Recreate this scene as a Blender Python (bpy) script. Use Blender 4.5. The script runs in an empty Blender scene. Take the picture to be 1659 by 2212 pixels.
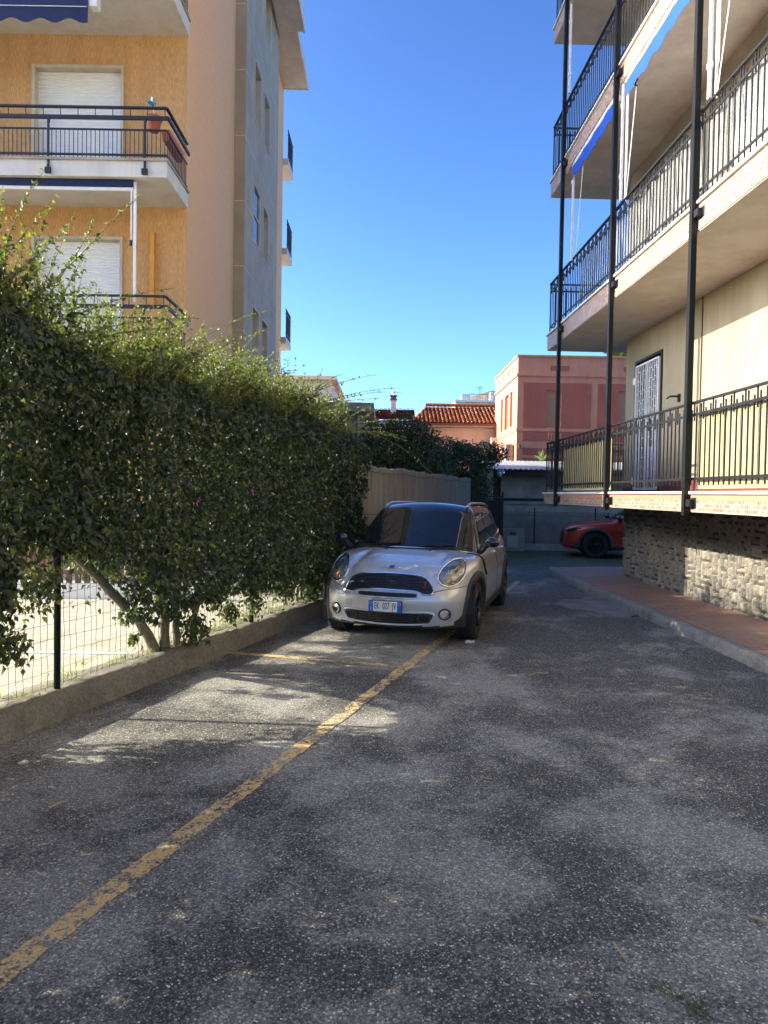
import bpy, math, random
import numpy as np
from mathutils import Vector, Matrix
R = math.radians
rng = np.random.default_rng(7); random.seed(7)
sc = bpy.context.scene
COL = sc.collection

# ------------------------------------------------------------------ camera, sky, sun, exposure
cam = bpy.data.cameras.new('camera'); camo = bpy.data.objects.new('camera', cam); COL.objects.link(camo)
cam.sensor_fit = 'HORIZONTAL'; cam.sensor_width = 36; cam.lens = 36*1500/1659
cam.clip_start = .05; cam.clip_end = 3000
pitch, roll = math.atan(40/1500), .0165
camo.matrix_world = (Matrix.Translation((0, 0, 1.65)) @ Matrix.Rotation(R(90)-pitch, 4, 'X') @ Matrix.Rotation(roll, 4, 'Z'))
sc.camera = camo
SUN_EL = R(25.2); SUN_AZ = Vector((-1, .05, 0)).normalized()
w = bpy.data.worlds.new('World'); sc.world = w; w.use_nodes = True
nt = w.node_tree; nt.nodes.clear()
sky = nt.nodes.new('ShaderNodeTexSky'); sky.sky_type = 'NISHITA'; sky.sun_disc = False
sky.sun_elevation = SUN_EL; sky.sun_rotation = math.atan2(SUN_AZ.x, SUN_AZ.y)
sky.air_density = 0.8; sky.dust_density = 1.6; sky.ozone_density = 5.0; sky.altitude = 0
hs = nt.nodes.new('ShaderNodeGamma'); hs.inputs['Gamma'].default_value = 1.5
bg = nt.nodes.new('ShaderNodeBackground'); bg.inputs['Strength'].default_value = .128
wo = nt.nodes.new('ShaderNodeOutputWorld')
nt.links.new(sky.outputs[0], hs.inputs['Color']); tint = nt.nodes.new('ShaderNodeMix'); tint.data_type = 'RGBA'; tint.blend_type = 'MULTIPLY'; tint.inputs[0].default_value = 1; tint.inputs[7].default_value = (.98, .935, .855, 1)
nt.links.new(hs.outputs[0], tint.inputs[6]); nt.links.new(tint.outputs[2], bg.inputs[0]); nt.links.new(bg.outputs[0], wo.inputs[0])
sl = bpy.data.lights.new('sun', 'SUN'); sl.energy = 5.0; sl.angle = R(.55); sl.color = (1, .93, .80)
so = bpy.data.objects.new('sun', sl); COL.objects.link(so)
d = SUN_AZ*math.cos(SUN_EL)+Vector((0, 0, math.sin(SUN_EL)))
so.rotation_euler = d.to_track_quat('Z', 'Y').to_euler(); so.location = (-8, 3, 30)
sc.view_settings.view_transform = 'Standard'; sc.view_settings.look = 'None'; sc.view_settings.gamma = 1
sc.view_settings.exposure = 1.2

# ------------------------------------------------------------------ materials
MATS = {}
class NT:
    def __init__(s, name):
        s.m = bpy.data.materials.new(name); s.m.use_nodes = True; s.t = s.m.node_tree
        s.b = s.t.nodes['Principled BSDF']; s.out = s.t.nodes['Material Output']
        tc = s.t.nodes.new('ShaderNodeTexCoord'); s.co = tc.outputs['Object']
    def n(s, ty, **kw):
        x = s.t.nodes.new('ShaderNode'+ty)
        for k, v in kw.items():
            if hasattr(x, k) and not k[0].isupper(): setattr(x, k, v)
            else: s.set(x.inputs[k.replace('_', ' ')], v)
        return x
    def set(s, inp, v):
        if isinstance(v, bpy.types.NodeSocket): s.t.links.new(v, inp)
        else: inp.default_value = v
    def noise(s, scale, detail=4, rough=.6, co=None, dist=0):
        x = s.n('TexNoise'); s.set(x.inputs['Vector'], co or s.co); x.inputs['Scale'].default_value = scale
        x.inputs['Detail'].default_value = detail; x.inputs['Roughness'].default_value = rough; x.inputs['Distortion'].default_value = dist
        return x.outputs['Fac']
    def mapping(s, sx, sy, sz, co=None):
        x = s.n('Mapping'); s.set(x.inputs['Vector'], co or s.co); x.inputs['Scale'].default_value = (sx, sy, sz); return x.outputs[0]
    def ramp(s, f, stops):
        x = s.n('ValToRGB'); s.set(x.inputs[0], f); e = x.color_ramp.elements
        while len(e) < len(stops): e.new(.5)
        for i, (p, c) in enumerate(stops):
            e[i].position = p; e[i].color = (c, c, c, 1) if not isinstance(c, tuple) else (*c[:3], 1)
        return x.outputs[0]
    def mix(s, f, a, b, bt='MIX'):
        x = s.n('Mix', data_type='RGBA', blend_type=bt); s.set(x.inputs[0], f)
        for i, v in ((6, a), (7, b)):
            s.set(x.inputs[i], (*v, 1) if isinstance(v, tuple) and len(v) == 3 else v)
        return x.outputs[2]
    def math(s, op, a, b=0.):
        x = s.n('Math', operation=op); s.set(x.inputs[0], a); s.set(x.inputs[1], b); return x.outputs[0]
    def bump(s, h, strength=.3, dist=.01):
        x = s.n('Bump'); s.set(x.inputs['Height'], h); x.inputs['Strength'].default_value = strength; x.inputs['Distance'].default_value = dist
        s.t.links.new(x.outputs[0], s.b.inputs['Normal'])
    def color(s, c): s.set(s.b.inputs['Base Color'], (*c, 1) if isinstance(c, tuple) else c)
def mat(name, c, rough=.6, metal=0., var=.12, ns=6., bump=0., bs=60., coat=0., stretch=None, spec=None, c2=None):
    if name in MATS: return MATS[name]
    s = NT(name); co = s.mapping(*stretch) if stretch else s.co
    f = s.noise(ns, 5, .65, co)
    lo = tuple(x*(1-var) for x in c); hi = tuple(min(1, x*(1+var)) for x in (c2 or c))
    col = s.ramp(f, [(.3, lo), (.7, hi)])
    if 'plaster' in name:                      # rain streaks and patchy fading
        st = s.noise(3.5, 6, .7, s.mapping(1, 1, .16)); pt = s.noise(.5, 5, .6)
        col = s.mix(1., col, s.ramp(s.math('ADD', s.math('MULTIPLY', st, .6), s.math('MULTIPLY', pt, .4)), [(.36, (.80, .78, .74)), (.56, (1., 1., 1.))]), 'MULTIPLY')
    s.color(col)
    s.b.inputs['Roughness'].default_value = rough; s.b.inputs['Metallic'].default_value = metal
    s.b.inputs['Coat Weight'].default_value = coat; s.b.inputs['Coat Roughness'].default_value = .04
    if spec is not None: s.b.inputs['Specular IOR Level'].default_value = spec
    if bump: s.bump(s.noise(bs, 3, .6, co), bump, .01)
    MATS[name] = s.m; return s.m
M = {}
M['black'] = mat('black_metal', (.011, .012, .013), .5, var=.3)
M['post'] = mat('post_metal', (.010, .011, .011), .5, var=.3, ns=3, spec=.25)
M['white'] = mat('white_paint', (.78, .78, .75), .45, var=.05)
M['slab'] = mat('slab_plaster', (.62, .61, .56), .8, var=.06, ns=1.5, bump=.15, bs=80)
M['soffit'] = mat('soffit_plaster', (.62, .60, .54), .85, var=.08, ns=.8, bump=.1, bs=90)
M['cream'] = mat('cream_plaster', (.325, .29, .20), .85, var=.09, ns=1.6, stretch=(1, 1, .3), bump=.2, bs=120)
M['sill'] = mat('white_marble', (.74, .73, .70), .4, var=.07, ns=4)
M['travertine'] = mat('travertine_trim', (.56, .50, .38), .6, var=.16, ns=5, stretch=(1, 1, .3))
M['shutter'] = mat('roller_shutter', (.84, .85, .82), .5, var=.04)
M['orange'] = mat('orange_plaster', (.55, .31, .12), .9, var=.17, ns=60, bump=.7, bs=55, stretch=(1, 1, .16), c2=(.68, .40, .17))
M['orange_smooth'] = mat('apricot_render_coat', (.74, .43, .215), .9, var=.12, ns=40, bump=.4, bs=50, stretch=(1, 1, .18))
M['grey_stone'] = mat('grey_stone_panels', (.37, .31, .22), .8, var=.15, ns=1.4, bump=.3, bs=150)
M['joint'] = mat('stone_joint', (.62, .57, .46), .9, var=.08)
M['blue_cloth'] = mat('blue_awning_cloth', (.003, .065, .42), .8, var=.08, ns=8)
M['navy'] = mat('navy_awning_cloth', (.006, .014, .065), .8, var=.15, ns=8)
M['brown'] = mat('brown_frame', (.14, .07, .04), .6)
M['terracotta'] = mat('terracotta', (.42, .13, .06), .7, var=.2, ns=12)
M['soil'] = mat('soil', (.04, .028, .018), .95, var=.3, ns=40)
M['pipe_orange'] = mat('orange_pipe', (.70, .32, .05), .6)
M['bark'] = mat('bark', (.16, .125, .09), .9, var=.4, ns=30, bump=.8, bs=50, stretch=(1, 1, .3))
M['stem'] = mat('green_stem', (.16, .15, .055), .7, var=.3, ns=20)
M['petal'] = mat('magenta_petal', (.55, .03, .35), .6)
M['greenwire'] = mat('green_wire', (.01, .13, .075), .45, var=.15)
M['greenpost'] = mat('green_post', (.006, .02, .014), .5, var=.3)
M['pink'] = mat('salmon_plaster', (.66, .28, .165), .9, var=.07, ns=.8)
M['pinkdark'] = mat('rose_plaster', (.44, .125, .08), .9, var=.08, ns=.8)
M['shutter_brown'] = mat('tan_blind', (.50, .25, .13), .7, var=.05)
M['concrete'] = mat('old_concrete', (.34, .30, .24), .9, var=.28, ns=2.2, bump=.5, bs=40)
M['concrete_dark'] = mat('dark_concrete', (.10, .10, .095), .9, var=.3, ns=2, bump=.4, bs=40)
M['zinc'] = mat('corrugated_sheet', (.34, .35, .34), .45, metal=.3, var=.12, ns=3)
M['darkwood'] = mat('dark_wood', (.05, .035, .025), .8, var=.3, ns=12)
M['villa'] = mat('grey_villa_plaster', (.36, .34, .30), .9, var=.06, ns=1)
M['pale'] = mat('pale_plaster', (.70, .60, .48), .9, var=.05, ns=1)
M['aluminium'] = mat('aluminium', (.55, .56, .57), .35, metal=.9, var=.06)
M['galv'] = mat('galvanised_wire', (.05, .05, .048), .6, metal=.1, var=.2)
M['rubber'] = mat('tyre_rubber', (.016, .016, .017), .75, var=.25, ns=30)
M['rim'] = mat('black_rim', (.03, .03, .033), .25, metal=.6, var=.1, coat=.5)
M['cladding'] = mat('grey_plastic', (.035, .034, .032), .55, var=.15, ns=8)
M['darkplastic'] = mat('dark_plastic', (.008, .008, .009), .5, var=.2, ns=30)
M['chrome'] = mat('chrome', (.82, .83, .85), .08, metal=1., var=.02)
M['roof_black'] = mat('black_car_paint', (.006, .007, .009), .12, coat=1., var=.1, ns=20)
M['blue_plate'] = mat('plate_blue', (.01, .13, .62), .4, var=.03)
M['white_plate'] = mat('plate_white', (.80, .80, .78), .4, var=.02)
M['ink'] = mat('black_ink', (.01, .01, .01), .5, var=.05)
M['red_badge'] = mat('red_badge', (.55, .02, .02), .3, var=.05)
M['navy_badge'] = mat('navy_badge', (.01, .02, .12), .2, var=.05)
M['lens_amber'] = mat('amber_lens', (.80, .42, .28), .15, var=.15, ns=60)
M['palm'] = mat('palm_green', (.10, .15, .04), .6, var=.2)
M['litter'] = mat('white_litter', (.75, .74, .70), .7)
M['straw'] = mat('dry_straw', (.48, .36, .18), .8, var=.2)

def plaster_paint(name, base, flake=.25, rough=.3):
    s = NT(name); s.color((*base,)); s.b.inputs['Metallic'].default_value = .55
    f = s.noise(900, 1); s.color(s.mix(f, tuple(x*(1-flake) for x in base), tuple(min(1, x*(1+flake)) for x in base)))
    dirt = s.noise(7, 6, .7); s.set(s.b.inputs['Roughness'], s.ramp(dirt, [(.35, rough), (.7, rough+.14)]))
    s.b.inputs['Coat Weight'].default_value = .9; s.set(s.b.inputs['Coat Roughness'], s.ramp(dirt, [(.4, .03), (.75, .13)]))
    return s.m
M['silver'] = plaster_paint('silver_car_paint', (.66, .665, .655))
M['redpaint'] = plaster_paint('red_car_paint', (.50, .045, .018))

def glass_dark(name, tint=(.012, .016, .02)):
    s = NT(name); s.color(tint); s.b.inputs['Roughness'].default_value = .015; s.b.inputs['IOR'].default_value = 1.45
    s.b.inputs['Coat Weight'].default_value = .2; s.b.inputs['Coat Roughness'].default_value = .01
    return s.m
M['carglass'] = glass_dark('tinted_car_glass')
M['pane'] = glass_dark('window_pane', (.03, .04, .05))
def clear_lens():
    s = NT('clear_lens'); s.t.nodes.remove(s.b)
    g = s.n('BsdfGlossy', Roughness=.03); t = s.n('BsdfTransparent'); fr = s.n('Fresnel', IOR=1.5)
    f = s.math('ADD', s.math('MULTIPLY', fr.outputs[0], 1.6), .09)
    mx = s.n('MixShader'); s.set(mx.inputs[0], f); s.set(mx.inputs[1], t.outputs[0]); s.set(mx.inputs[2], g.outputs[0])
    s.t.links.new(mx.outputs[0], s.out.inputs[0]); return s.m
M['lens'] = clear_lens()
s = NT('headlight_reflector'); s.b.inputs['Metallic'].default_value = 0; s.b.inputs['Roughness'].default_value = .3
v = s.n('TexVoronoi', Scale=26.); s.set(v.inputs['Vector'], s.co); s.color(s.ramp(v.outputs['Distance'], [(.1, (.92, .91, .88)), (.7, (.55, .54, .51))])); s.bump(v.outputs['Distance'], .5, .02); M['reflector'] = s.m

# net screen: woven mesh, partly see-through
def net(name, c, op):
    s = NT(name); s.color(c); s.b.inputs['Roughness'].default_value = .8
    wv = s.noise(5, 3); s.set(s.b.inputs['Alpha'], s.ramp(wv, [(.35, op-.08), (.65, op+.12)])); s.bump(s.noise(3, 3), .4, .1); return s.m
M['net'] = net('balcony_net', (.30, .31, .29), .52)
# pvc panels behind the terrace railing
s = NT('cream_screen_panel'); s.color(s.ramp(s.noise(2, 4), [(.3, (.38, .31, .135)), (.7, (.43, .36, .18))])); s.b.inputs['Roughness'].default_value = .7; M['screen'] = s.m
# mosaic tiles
def mosaic():
    s = NT('mosaic_tiles'); mp = s.n('Mapping'); s.set(mp.inputs['Vector'], s.co); mp.inputs['Rotation'].default_value = (0, R(90), R(90))
    sx = s.n('SeparateXYZ'); s.set(sx.inputs[0], s.co)
    cb = s.n('CombineXYZ'); s.set(cb.inputs[0], s.math('ADD', sx.outputs[1], sx.outputs[0])); s.set(cb.inputs[1], sx.outputs[2])
    b = s.n('TexBrick', offset=0., Scale=1.); s.set(b.inputs['Vector'], cb.outputs[0])
    b.inputs['Brick Width'].default_value = .036; b.inputs['Row Height'].default_value = .042; b.inputs['Mortar Size'].default_value = .004
    b.inputs['Color1'].default_value = (0, 0, 0, 1); b.inputs['Color2'].default_value = (1, 1, 1, 1); b.inputs['Mortar'].default_value = (.5, .5, .5, 1); b.inputs['Bias'].default_value = 0
    wn = s.ramp(b.outputs['Color'], [(0, (.15, .07, .045)), (.3, (.26, .13, .085)), (.6, (.36, .22, .14)), (1, (.46, .34, .23))])
    s.color(s.mix(b.outputs['Fac'], wn, (.46, .37, .28))); s.b.inputs['Roughness'].default_value = .45; return s.m
M['mosaic'] = mosaic()
M['salmon_strip'] = mat('salmon_strip', (.46, .21, .12), .8, var=.1, ns=4)
# roof tiles colour
M['rooftile'] = mat('clay_roof_tile', (.42, .12, .055), .85, var=.45, ns=5, c2=(.62, .25, .13))
# reed screen
s = NT('reed_screen'); f = s.noise(1, 5, .7, s.mapping(90, 90, 1.2)); f2 = s.noise(1, 3, .6, s.mapping(9, 9, .3))
s.color(s.mix(s.ramp(f2, [(.35, 0.), (.7, .55)]), s.ramp(f, [(.28, (.08, .065, .05)), (.5, (.36, .315, .245)), (.75, (.58, .52, .42))]), (.22, .19, .15)))
s.b.inputs['Roughness'].default_value = .8; s.bump(f, .9, .02); M['reed'] = s.m
# rough stone
s = NT('split_stone'); f = s.noise(14, 8, .7, s.mapping(1, 1, 1.6), .5)
at = s.n('Attribute', attribute_name='tint'); 
s.color(s.mix(at.outputs['Fac'], s.ramp(f, [(.3, (.10, .092, .078)), (.7, (.34, .32, .27))]), s.ramp(f, [(.3, (.18, .155, .115)), (.7, (.44, .395, .29))])))
s.b.inputs['Roughness'].default_value = .9; s.bump(f, .9, .03); M['stone'] = s.m
M['mortar'] = mat('stone_mortar', (.09, .075, .055), .95, var=.3, ns=20, bump=.5)
# pavement tiles
s = NT('red_paving'); b = s.n('TexBrick', offset=.5, Scale=1.); s.set(b.inputs['Vector'], s.co); b.inputs['Brick Width'].default_value = .25; b.inputs['Row Height'].default_value = .125
b.inputs['Mortar Size'].default_value = .006; b.inputs['Color1'].default_value = (.27, .145, .105, 1); b.inputs['Color2'].default_value = (.33, .18, .13, 1); b.inputs['Mortar'].default_value = (.10, .07, .055, 1)
s.color(s.mix(s.ramp(s.noise(1.6, 5), [(.35, 0.), (.75, .5)]), b.outputs[0], (.36, .27, .21))); s.b.inputs['Roughness'].default_value = .7; s.bump(b.outputs['Fac'], -.3, .004); M['paving'] = s.m
# courtyard paving
s = NT('yard_paving'); b = s.n('TexBrick', offset=.5, Scale=1.); s.set(b.inputs['Vector'], s.co); b.inputs['Brick Width'].default_value = .5; b.inputs['Row Height'].default_value = .25
b.inputs['Mortar Size'].default_value = .012; b.inputs['Color1'].default_value = (.38, .33, .235, 1); b.inputs['Color2'].default_value = (.45, .40, .29, 1); b.inputs['Mortar'].default_value = (.30, .25, .17, 1)
s.color(s.mix(s.ramp(s.noise(3, 6, .7), [(.4, 0.), (.7, .5)]), b.outputs[0], (.58, .54, .42))); s.b.inputs['Roughness'].default_value = .85; M['yard'] = s.m
# kerb: pitted mortar, mossy
def kerbmat(name, c):
    s = NT(name); f = s.noise(3.5, 8, .75); g = s.noise(45, 5, .7)
    col = s.ramp(f, [(.3, tuple(x*.62 for x in c)), (.5, c), (.72, tuple(min(1, x*1.35) for x in c))])
    col = s.mix(s.ramp(g, [(.38, .45), (.55, 0.)]), col, (.07, .06, .04)); s.color(col)
    s.b.inputs['Roughness'].default_value = .95; s.bump(s.math('ADD', s.math('MULTIPLY', g, .8), f), 1., .02); return s.m
M['kerb'] = kerbmat('kerb_mortar', (.26, .225, .165)); M['kerb2'] = kerbmat('kerb_concrete', (.29, .275, .235))

# asphalt with exposed aggregate
def asphalt(name, paint=None):
    s = NT(name); co = s.co
    p = s.noise(.95, 7, .66, co, .25); p2 = s.noise(.23, 4, .6, co); p3 = s.noise(9, 4, .7)
    pm = s.math('ADD', s.math('MULTIPLY', p, .72), s.math('ADD', s.math('MULTIPLY', p2, .3), s.math('ADD', s.math('MULTIPLY', p3, .10), s.math('MULTIPLY', s.noise(48, 5, .8), .26))))
    sx0 = s.n('SeparateXYZ'); s.set(sx0.inputs[0], co); pm = s.math('SUBTRACT', pm, s.math('MULTIPLY', s.ramp(s.math('ADD', s.math('MULTIPLY', sx0.outputs[0], .4), s.math('MULTIPLY', p, .4)), [(.40, 0.), (1., 1.)]), .055))
    patch = s.ramp(pm, [(.640, .14), (.735, .88)])              # 1 = pale dusty patches, 0 = bare dark binder
    vo = s.n('TexVoronoi', Scale=135.); s.set(vo.inputs['Vector'], co)
    sp = s.n('SeparateColor'); s.set(sp.inputs[0], vo.outputs['Color']); rnd = sp.outputs[0]
    dist = vo.outputs['Distance']
    stones = s.ramp(rnd, [(0, (.020, .020, .019)), (.45, (.050, .050, .047)), (.75, (.115, .115, .107)), (.95, (.21, .208, .195)), (.985, (.50, .49, .46))])
    v2 = s.n('TexVoronoi', Scale=64.); s.set(v2.inputs['Vector'], co); sp2 = s.n('SeparateColor'); s.set(sp2.inputs[0], v2.outputs['Color'])
    big = s.math('MULTIPLY', s.math('GREATER_THAN', sp2.outputs[1], .93), s.math('LESS_THAN', v2.outputs['Distance'], .30))
    bigc = s.ramp(sp2.outputs[0], [(0, (.10, .095, .085)), (.6, (.30, .29, .27)), (1, (.62, .60, .56))])
    edge = s.ramp(dist, [(.35, 1.), (.62, .25)])
    stones = s.mix(1., stones, edge, 'MULTIPLY')
    pale = s.mix(.35, s.ramp(rnd, [(0, (.055, .055, .051)), (.35, (.13, .13, .121)), (.7, (.24, .237, .223)), (.93, (.35, .345, .32)), (.98, (.56, .55, .51))]), s.ramp(s.noise(230, 3, .7), [(.32, (.075, .075, .07)), (.5, (.185, .184, .173)), (.72, (.33, .327, .31))]))
    col = s.mix(patch, stones, pale)
    col = s.mix(s.math('MULTIPLY', big, .9), col, bigc)
    col = s.mix(1., col, (1.74, 1.67, 1.45), 'MULTIPLY')
    # far yard: soil and moss from y = 16 on, a bluish smear near the camera
    sx = s.n('SeparateXYZ'); s.set(sx.inputs[0], co)
    yy = s.math('ADD', sx.outputs[1], s.math('MULTIPLY', s.noise(.8, 5), 3.))
    far = s.ramp(s.math('DIVIDE', yy, 40.), [(.42, 0.), (.455, 1.)])
    moss = s.ramp(s.noise(1.1, 6, .7), [(.46, (.075, .068, .05)), (.60, (.05, .085, .022))])
    col = s.mix(s.math('MULTIPLY', far, .8), col, moss)
    dx = s.math('SUBTRACT', sx.outputs[0], -.62); dy = s.math('SUBTRACT', sx.outputs[1], 2.93)
    rr = s.math('ADD', s.math('POWER', s.math('DIVIDE', dx, .13), 2), s.math('POWER', s.math('DIVIDE', dy, .15), 2))
    st = s.ramp(s.math('ADD', rr, s.math('MULTIPLY', s.noise(7, 8, .8), 1.7)), [(.86, .6), (1.1, 0.)])
    col = s.mix(st, col, (.16, .163, .20))
    s.b.inputs['Roughness'].default_value = .78; s.b.inputs['Specular IOR Level'].default_value = .35
    hgt = s.math('SUBTRACT', s.math('MULTIPLY', big, .7), dist)
    if paint:
        m = s.noise(16, 9, .78); m2 = s.noise(70, 4, .7)
        wv = s.noise(2.2, 4)
        k = s.math('ADD', s.math('ADD', s.math('MULTIPLY', m, .62), s.math('MULTIPLY', m2, .28)), s.math('MULTIPLY', wv, .22))
        mask = s.ramp(k, [(paint[3]-.015, 0.), (paint[3]+.015, 1.)])
        col = s.mix(mask, col, s.ramp(m2, [(.3, tuple(x*.7 for x in paint[:3])), (.7, paint[:3])]))
    s.color(col); s.bump(hgt, .7, .004); return s.m
M['asphalt'] = asphalt('worn_asphalt'); M['yellow'] = asphalt('worn_yellow_paint', (.86, .59, .24, .556)); M['yellow_faint'] = asphalt('faint_yellow_paint', (.80, .56, .22, .555))

# foliage: tint attribute 0 = old dark leaf, 1 = young yellow-green leaf
def leafmat(name, dark, light, transl=.30, rough=.46):
    s = NT(name); at = s.n('Attribute', attribute_name='tint'); f = at.outputs['Fac']
    col = s.ramp(f, [(0, dark), (.55, tuple((a+b)/2 for a, b in zip(dark, light))), (1, light)])
    s.color(col); s.b.inputs['Roughness'].default_value = rough
    tr = s.n('BsdfTranslucent'); s.set(tr.inputs[0], s.mix(.5, col, s.mix(1., col, (1.6, 1.7, .5), 'MULTIPLY')))
    mx = s.n('MixShader'); s.set(mx.inputs[0], s.ramp(f, [(0, transl*.45), (.5, transl*1.15)]))
    s.set(mx.inputs[1], s.b.outputs[0]); s.set(mx.inputs[2], tr.outputs[0]); s.t.links.new(mx.outputs[0], s.out.inputs[0]); return s.m
M['leaf'] = leafmat('hedge_leaf', (.015, .031, .018), (.25, .30, .05), .34)
M['lemon'] = leafmat('lemon_leaf', (.030, .052, .017), (.16, .21, .05), .3)
M['grassblade'] = leafmat('grass_blade', (.06, .12, .02), (.30, .34, .10), .35, .6)

# ------------------------------------------------------------------ object helpers
def props(o, label=None, cat=None, group=None, kind=None):
    for k, v in (('label', label), ('category', cat), ('group', group), ('kind', kind)):
        if v: o[k] = v
    return o
def empty(name, loc, rz=0, label=None, cat=None, group=None):
    o = bpy.data.objects.new(name, None); COL.objects.link(o); o.location = loc; o.rotation_euler = (0, 0, rz)
    o.empty_display_size = .2; return props(o, label, cat, group)
def root_of(o):
    while o.parent: o = o.parent
    return o
def link(name, me, m, parent=None, local=True, smooth=False, **kw):
    o = bpy.data.objects.new(name, me); COL.objects.link(o)
    for x in (m if isinstance(m, (list, tuple)) else [m]): me.materials.append(x)
    if smooth: me.shade_smooth()
    if parent is not None:
        o.parent = parent
        r = root_of(parent)
        if not local and r.type == 'EMPTY': me.transform(Matrix.Translation(-r.location))   # geometry given in world axes
    return props(o, **kw)
class MB:
    def __init__(s): s.v = []; s.f = []; s.mi = []
    def quadbox(s, c8, mi=0):
        b = len(s.v); s.v += [tuple(c) for c in c8]
        for f in ((0, 3, 2, 1), (4, 5, 6, 7), (0, 1, 5, 4), (1, 2, 6, 5), (2, 3, 7, 6), (3, 0, 4, 7)): s.f.append(tuple(b+i for i in f)); s.mi.append(mi)
        return s
    def box(s, x0, x1, y0, y1, z0, z1, mi=0):
        return s.quadbox([(x0, y0, z0), (x1, y0, z0), (x1, y1, z0), (x0, y1, z0), (x0, y0, z1), (x1, y0, z1), (x1, y1, z1), (x0, y1, z1)], mi)
    def bar(s, p, q, a, b=None, up=(0, 0, 1)):
        b = b or a; p, q = Vector(p), Vector(q); d = (q-p).normalized(); u = Vector(up)
        if abs(d.dot(u)) > .98: u = Vector((0, 1, 0))
        r = d.cross(u).normalized()*a/2; t = r.cross(d).normalized()*b/2
        return s.quadbox([p-r-t, p+r-t, q+r-t, q-r-t, p-r+t, p+r+t, q+r+t, q-r+t])
    def tube(s, pts, r, n=6, caps=True):
        pts = [Vector(p) for p in pts]; rs = r if isinstance(r, (list, tuple)) else [r]*len(pts); rings = []
        u = Vector((0, 0, 1))
        for i, p in enumerate(pts):
            d = (pts[min(i+1, len(pts)-1)]-pts[max(i-1, 0)]).normalized()
            if abs(d.dot(u)) > .95: u = Vector((1, 0, 0)) if abs(d.x) < .9 else Vector((0, 1, 0))
            a = d.cross(u).normalized(); b = d.cross(a).normalized(); base = len(s.v)
            s.v += [tuple(p+(a*math.cos(k*2*math.pi/n)+b*math.sin(k*2*math.pi/n))*rs[i]) for k in range(n)]; rings.append(base)
        for i in range(len(rings)-1):
            for k in range(n):
                k2 = (k+1) % n; s.f.append((rings[i]+k, rings[i]+k2, rings[i+1]+k2, rings[i+1]+k)); s.mi.append(0)
        if caps:
            s.f.append(tuple(rings[0]+k for k in range(n))[::-1]); s.f.append(tuple(rings[-1]+k for k in range(n))); s.mi += [0, 0]
        return s
    def prism(s, poly, fn, t0, t1, mi=0):
        b = len(s.v); n = len(poly)
        s.v += [tuple(fn(a, c, t0)) for a, c in poly]+[tuple(fn(a, c, t1)) for a, c in poly]
        s.f.append(tuple(range(b, b+n))[::-1]); s.f.append(tuple(range(b+n, b+2*n))); s.mi += [mi, mi]
        for i in range(n): j = (i+1) % n; s.f.append((b+i, b+j, b+n+j, b+n+i)); s.mi.append(mi)
        return s
    def lathe(s, prof, fn, n=24):
        b = len(s.v); k = len(prof)
        for i in range(n):
            a = i*2*math.pi/n
            for r, h in prof: s.v.append(tuple(fn(r*math.cos(a), r*math.sin(a), h)))
        for i in range(n):
            j = (i+1) % n
            for q in range(k-1): s.f.append((b+i*k+q, b+j*k+q, b+j*k+q+1, b+i*k+q+1)); s.mi.append(0)
        return s
    def build(s, name, m, parent=None, local=True, smooth=False, **kw):
        me = bpy.data.meshes.new(name); me.from_pydata([tuple(v) for v in s.v], [], s.f); me.update()
        o = link(name, me, m, parent, local, smooth, **kw)
        if len(set(s.mi)) > 1: me.polygons.foreach_set('material_index', s.mi)
        return o
def npmesh(name, V, F, m, parent=None, local=True, smooth=False, tint=None, **kw):
    V = np.asarray(V, np.float32); F = np.asarray(F, np.int32); k = F.shape[1]
    me = bpy.data.meshes.new(name); me.vertices.add(len(V)); me.vertices.foreach_set('co', V.ravel())
    me.loops.add(F.size); me.loops.foreach_set('vertex_index', F.ravel()); me.polygons.add(len(F))
    me.polygons.foreach_set('loop_start', np.arange(0, F.size, k, dtype=np.int32))
    me.update(calc_edges=True); me.validate()
    if tint is not None:
        a = me.attributes.new('tint', 'FLOAT', 'POINT'); a.data.foreach_set('value', np.asarray(tint, np.float32))
    return link(name, me, m, parent, local, smooth, **kw)
# wall sheet with openings and reveals. fn(a, z, t): a along, z up, t = depth inwards
def wallsheet(mb, fn, a0, a1, z0, z1, ops, depth=.18):
    A = sorted({a0, a1, *[o[0] for o in ops], *[o[1] for o in ops]}); Z = sorted({z0, z1, *[o[2] for o in ops], *[o[3] for o in ops]})
    for i in range(len(A)-1):
        for j in range(len(Z)-1):
            am, zm = (A[i]+A[i+1])/2, (Z[j]+Z[j+1])/2
            if any(o[0] < am < o[1] and o[2] < zm < o[3] for o in ops): continue
            b = len(mb.v); mb.v += [fn(A[i], Z[j], 0), fn(A[i+1], Z[j], 0), fn(A[i+1], Z[j+1], 0), fn(A[i], Z[j+1], 0)]; mb.f.append((b, b+1, b+2, b+3)); mb.mi.append(0)
    for o in ops:
        c = [(o[0], o[2]), (o[1], o[2]), (o[1], o[3]), (o[0], o[3])]
        for i in range(4):
            p, q = c[i], c[(i+1) % 4]; b = len(mb.v)
            mb.v += [fn(*p, 0), fn(*q, 0), fn(*q, depth), fn(*p, depth)]; mb.f.append((b, b+1, b+2, b+3)); mb.mi.append(0)
    return mb
def frame_ring(mb, fn, a0, a1, z0, z1, w, t0, t1):
    for (p0, p1, q0, q1) in ((a0-w, a1+w, z1, z1+w), (a0-w, a1+w, z0-w, z0), (a0-w, a0, z0, z1), (a1, a1+w, z0, z1)):
        c = [(p0, q0), (p1, q0), (p1, q1), (p0, q1)]
        mb.quadbox([fn(*x, t0) for x in c]+[fn(*x, t1) for x in c])
    return mb
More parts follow.
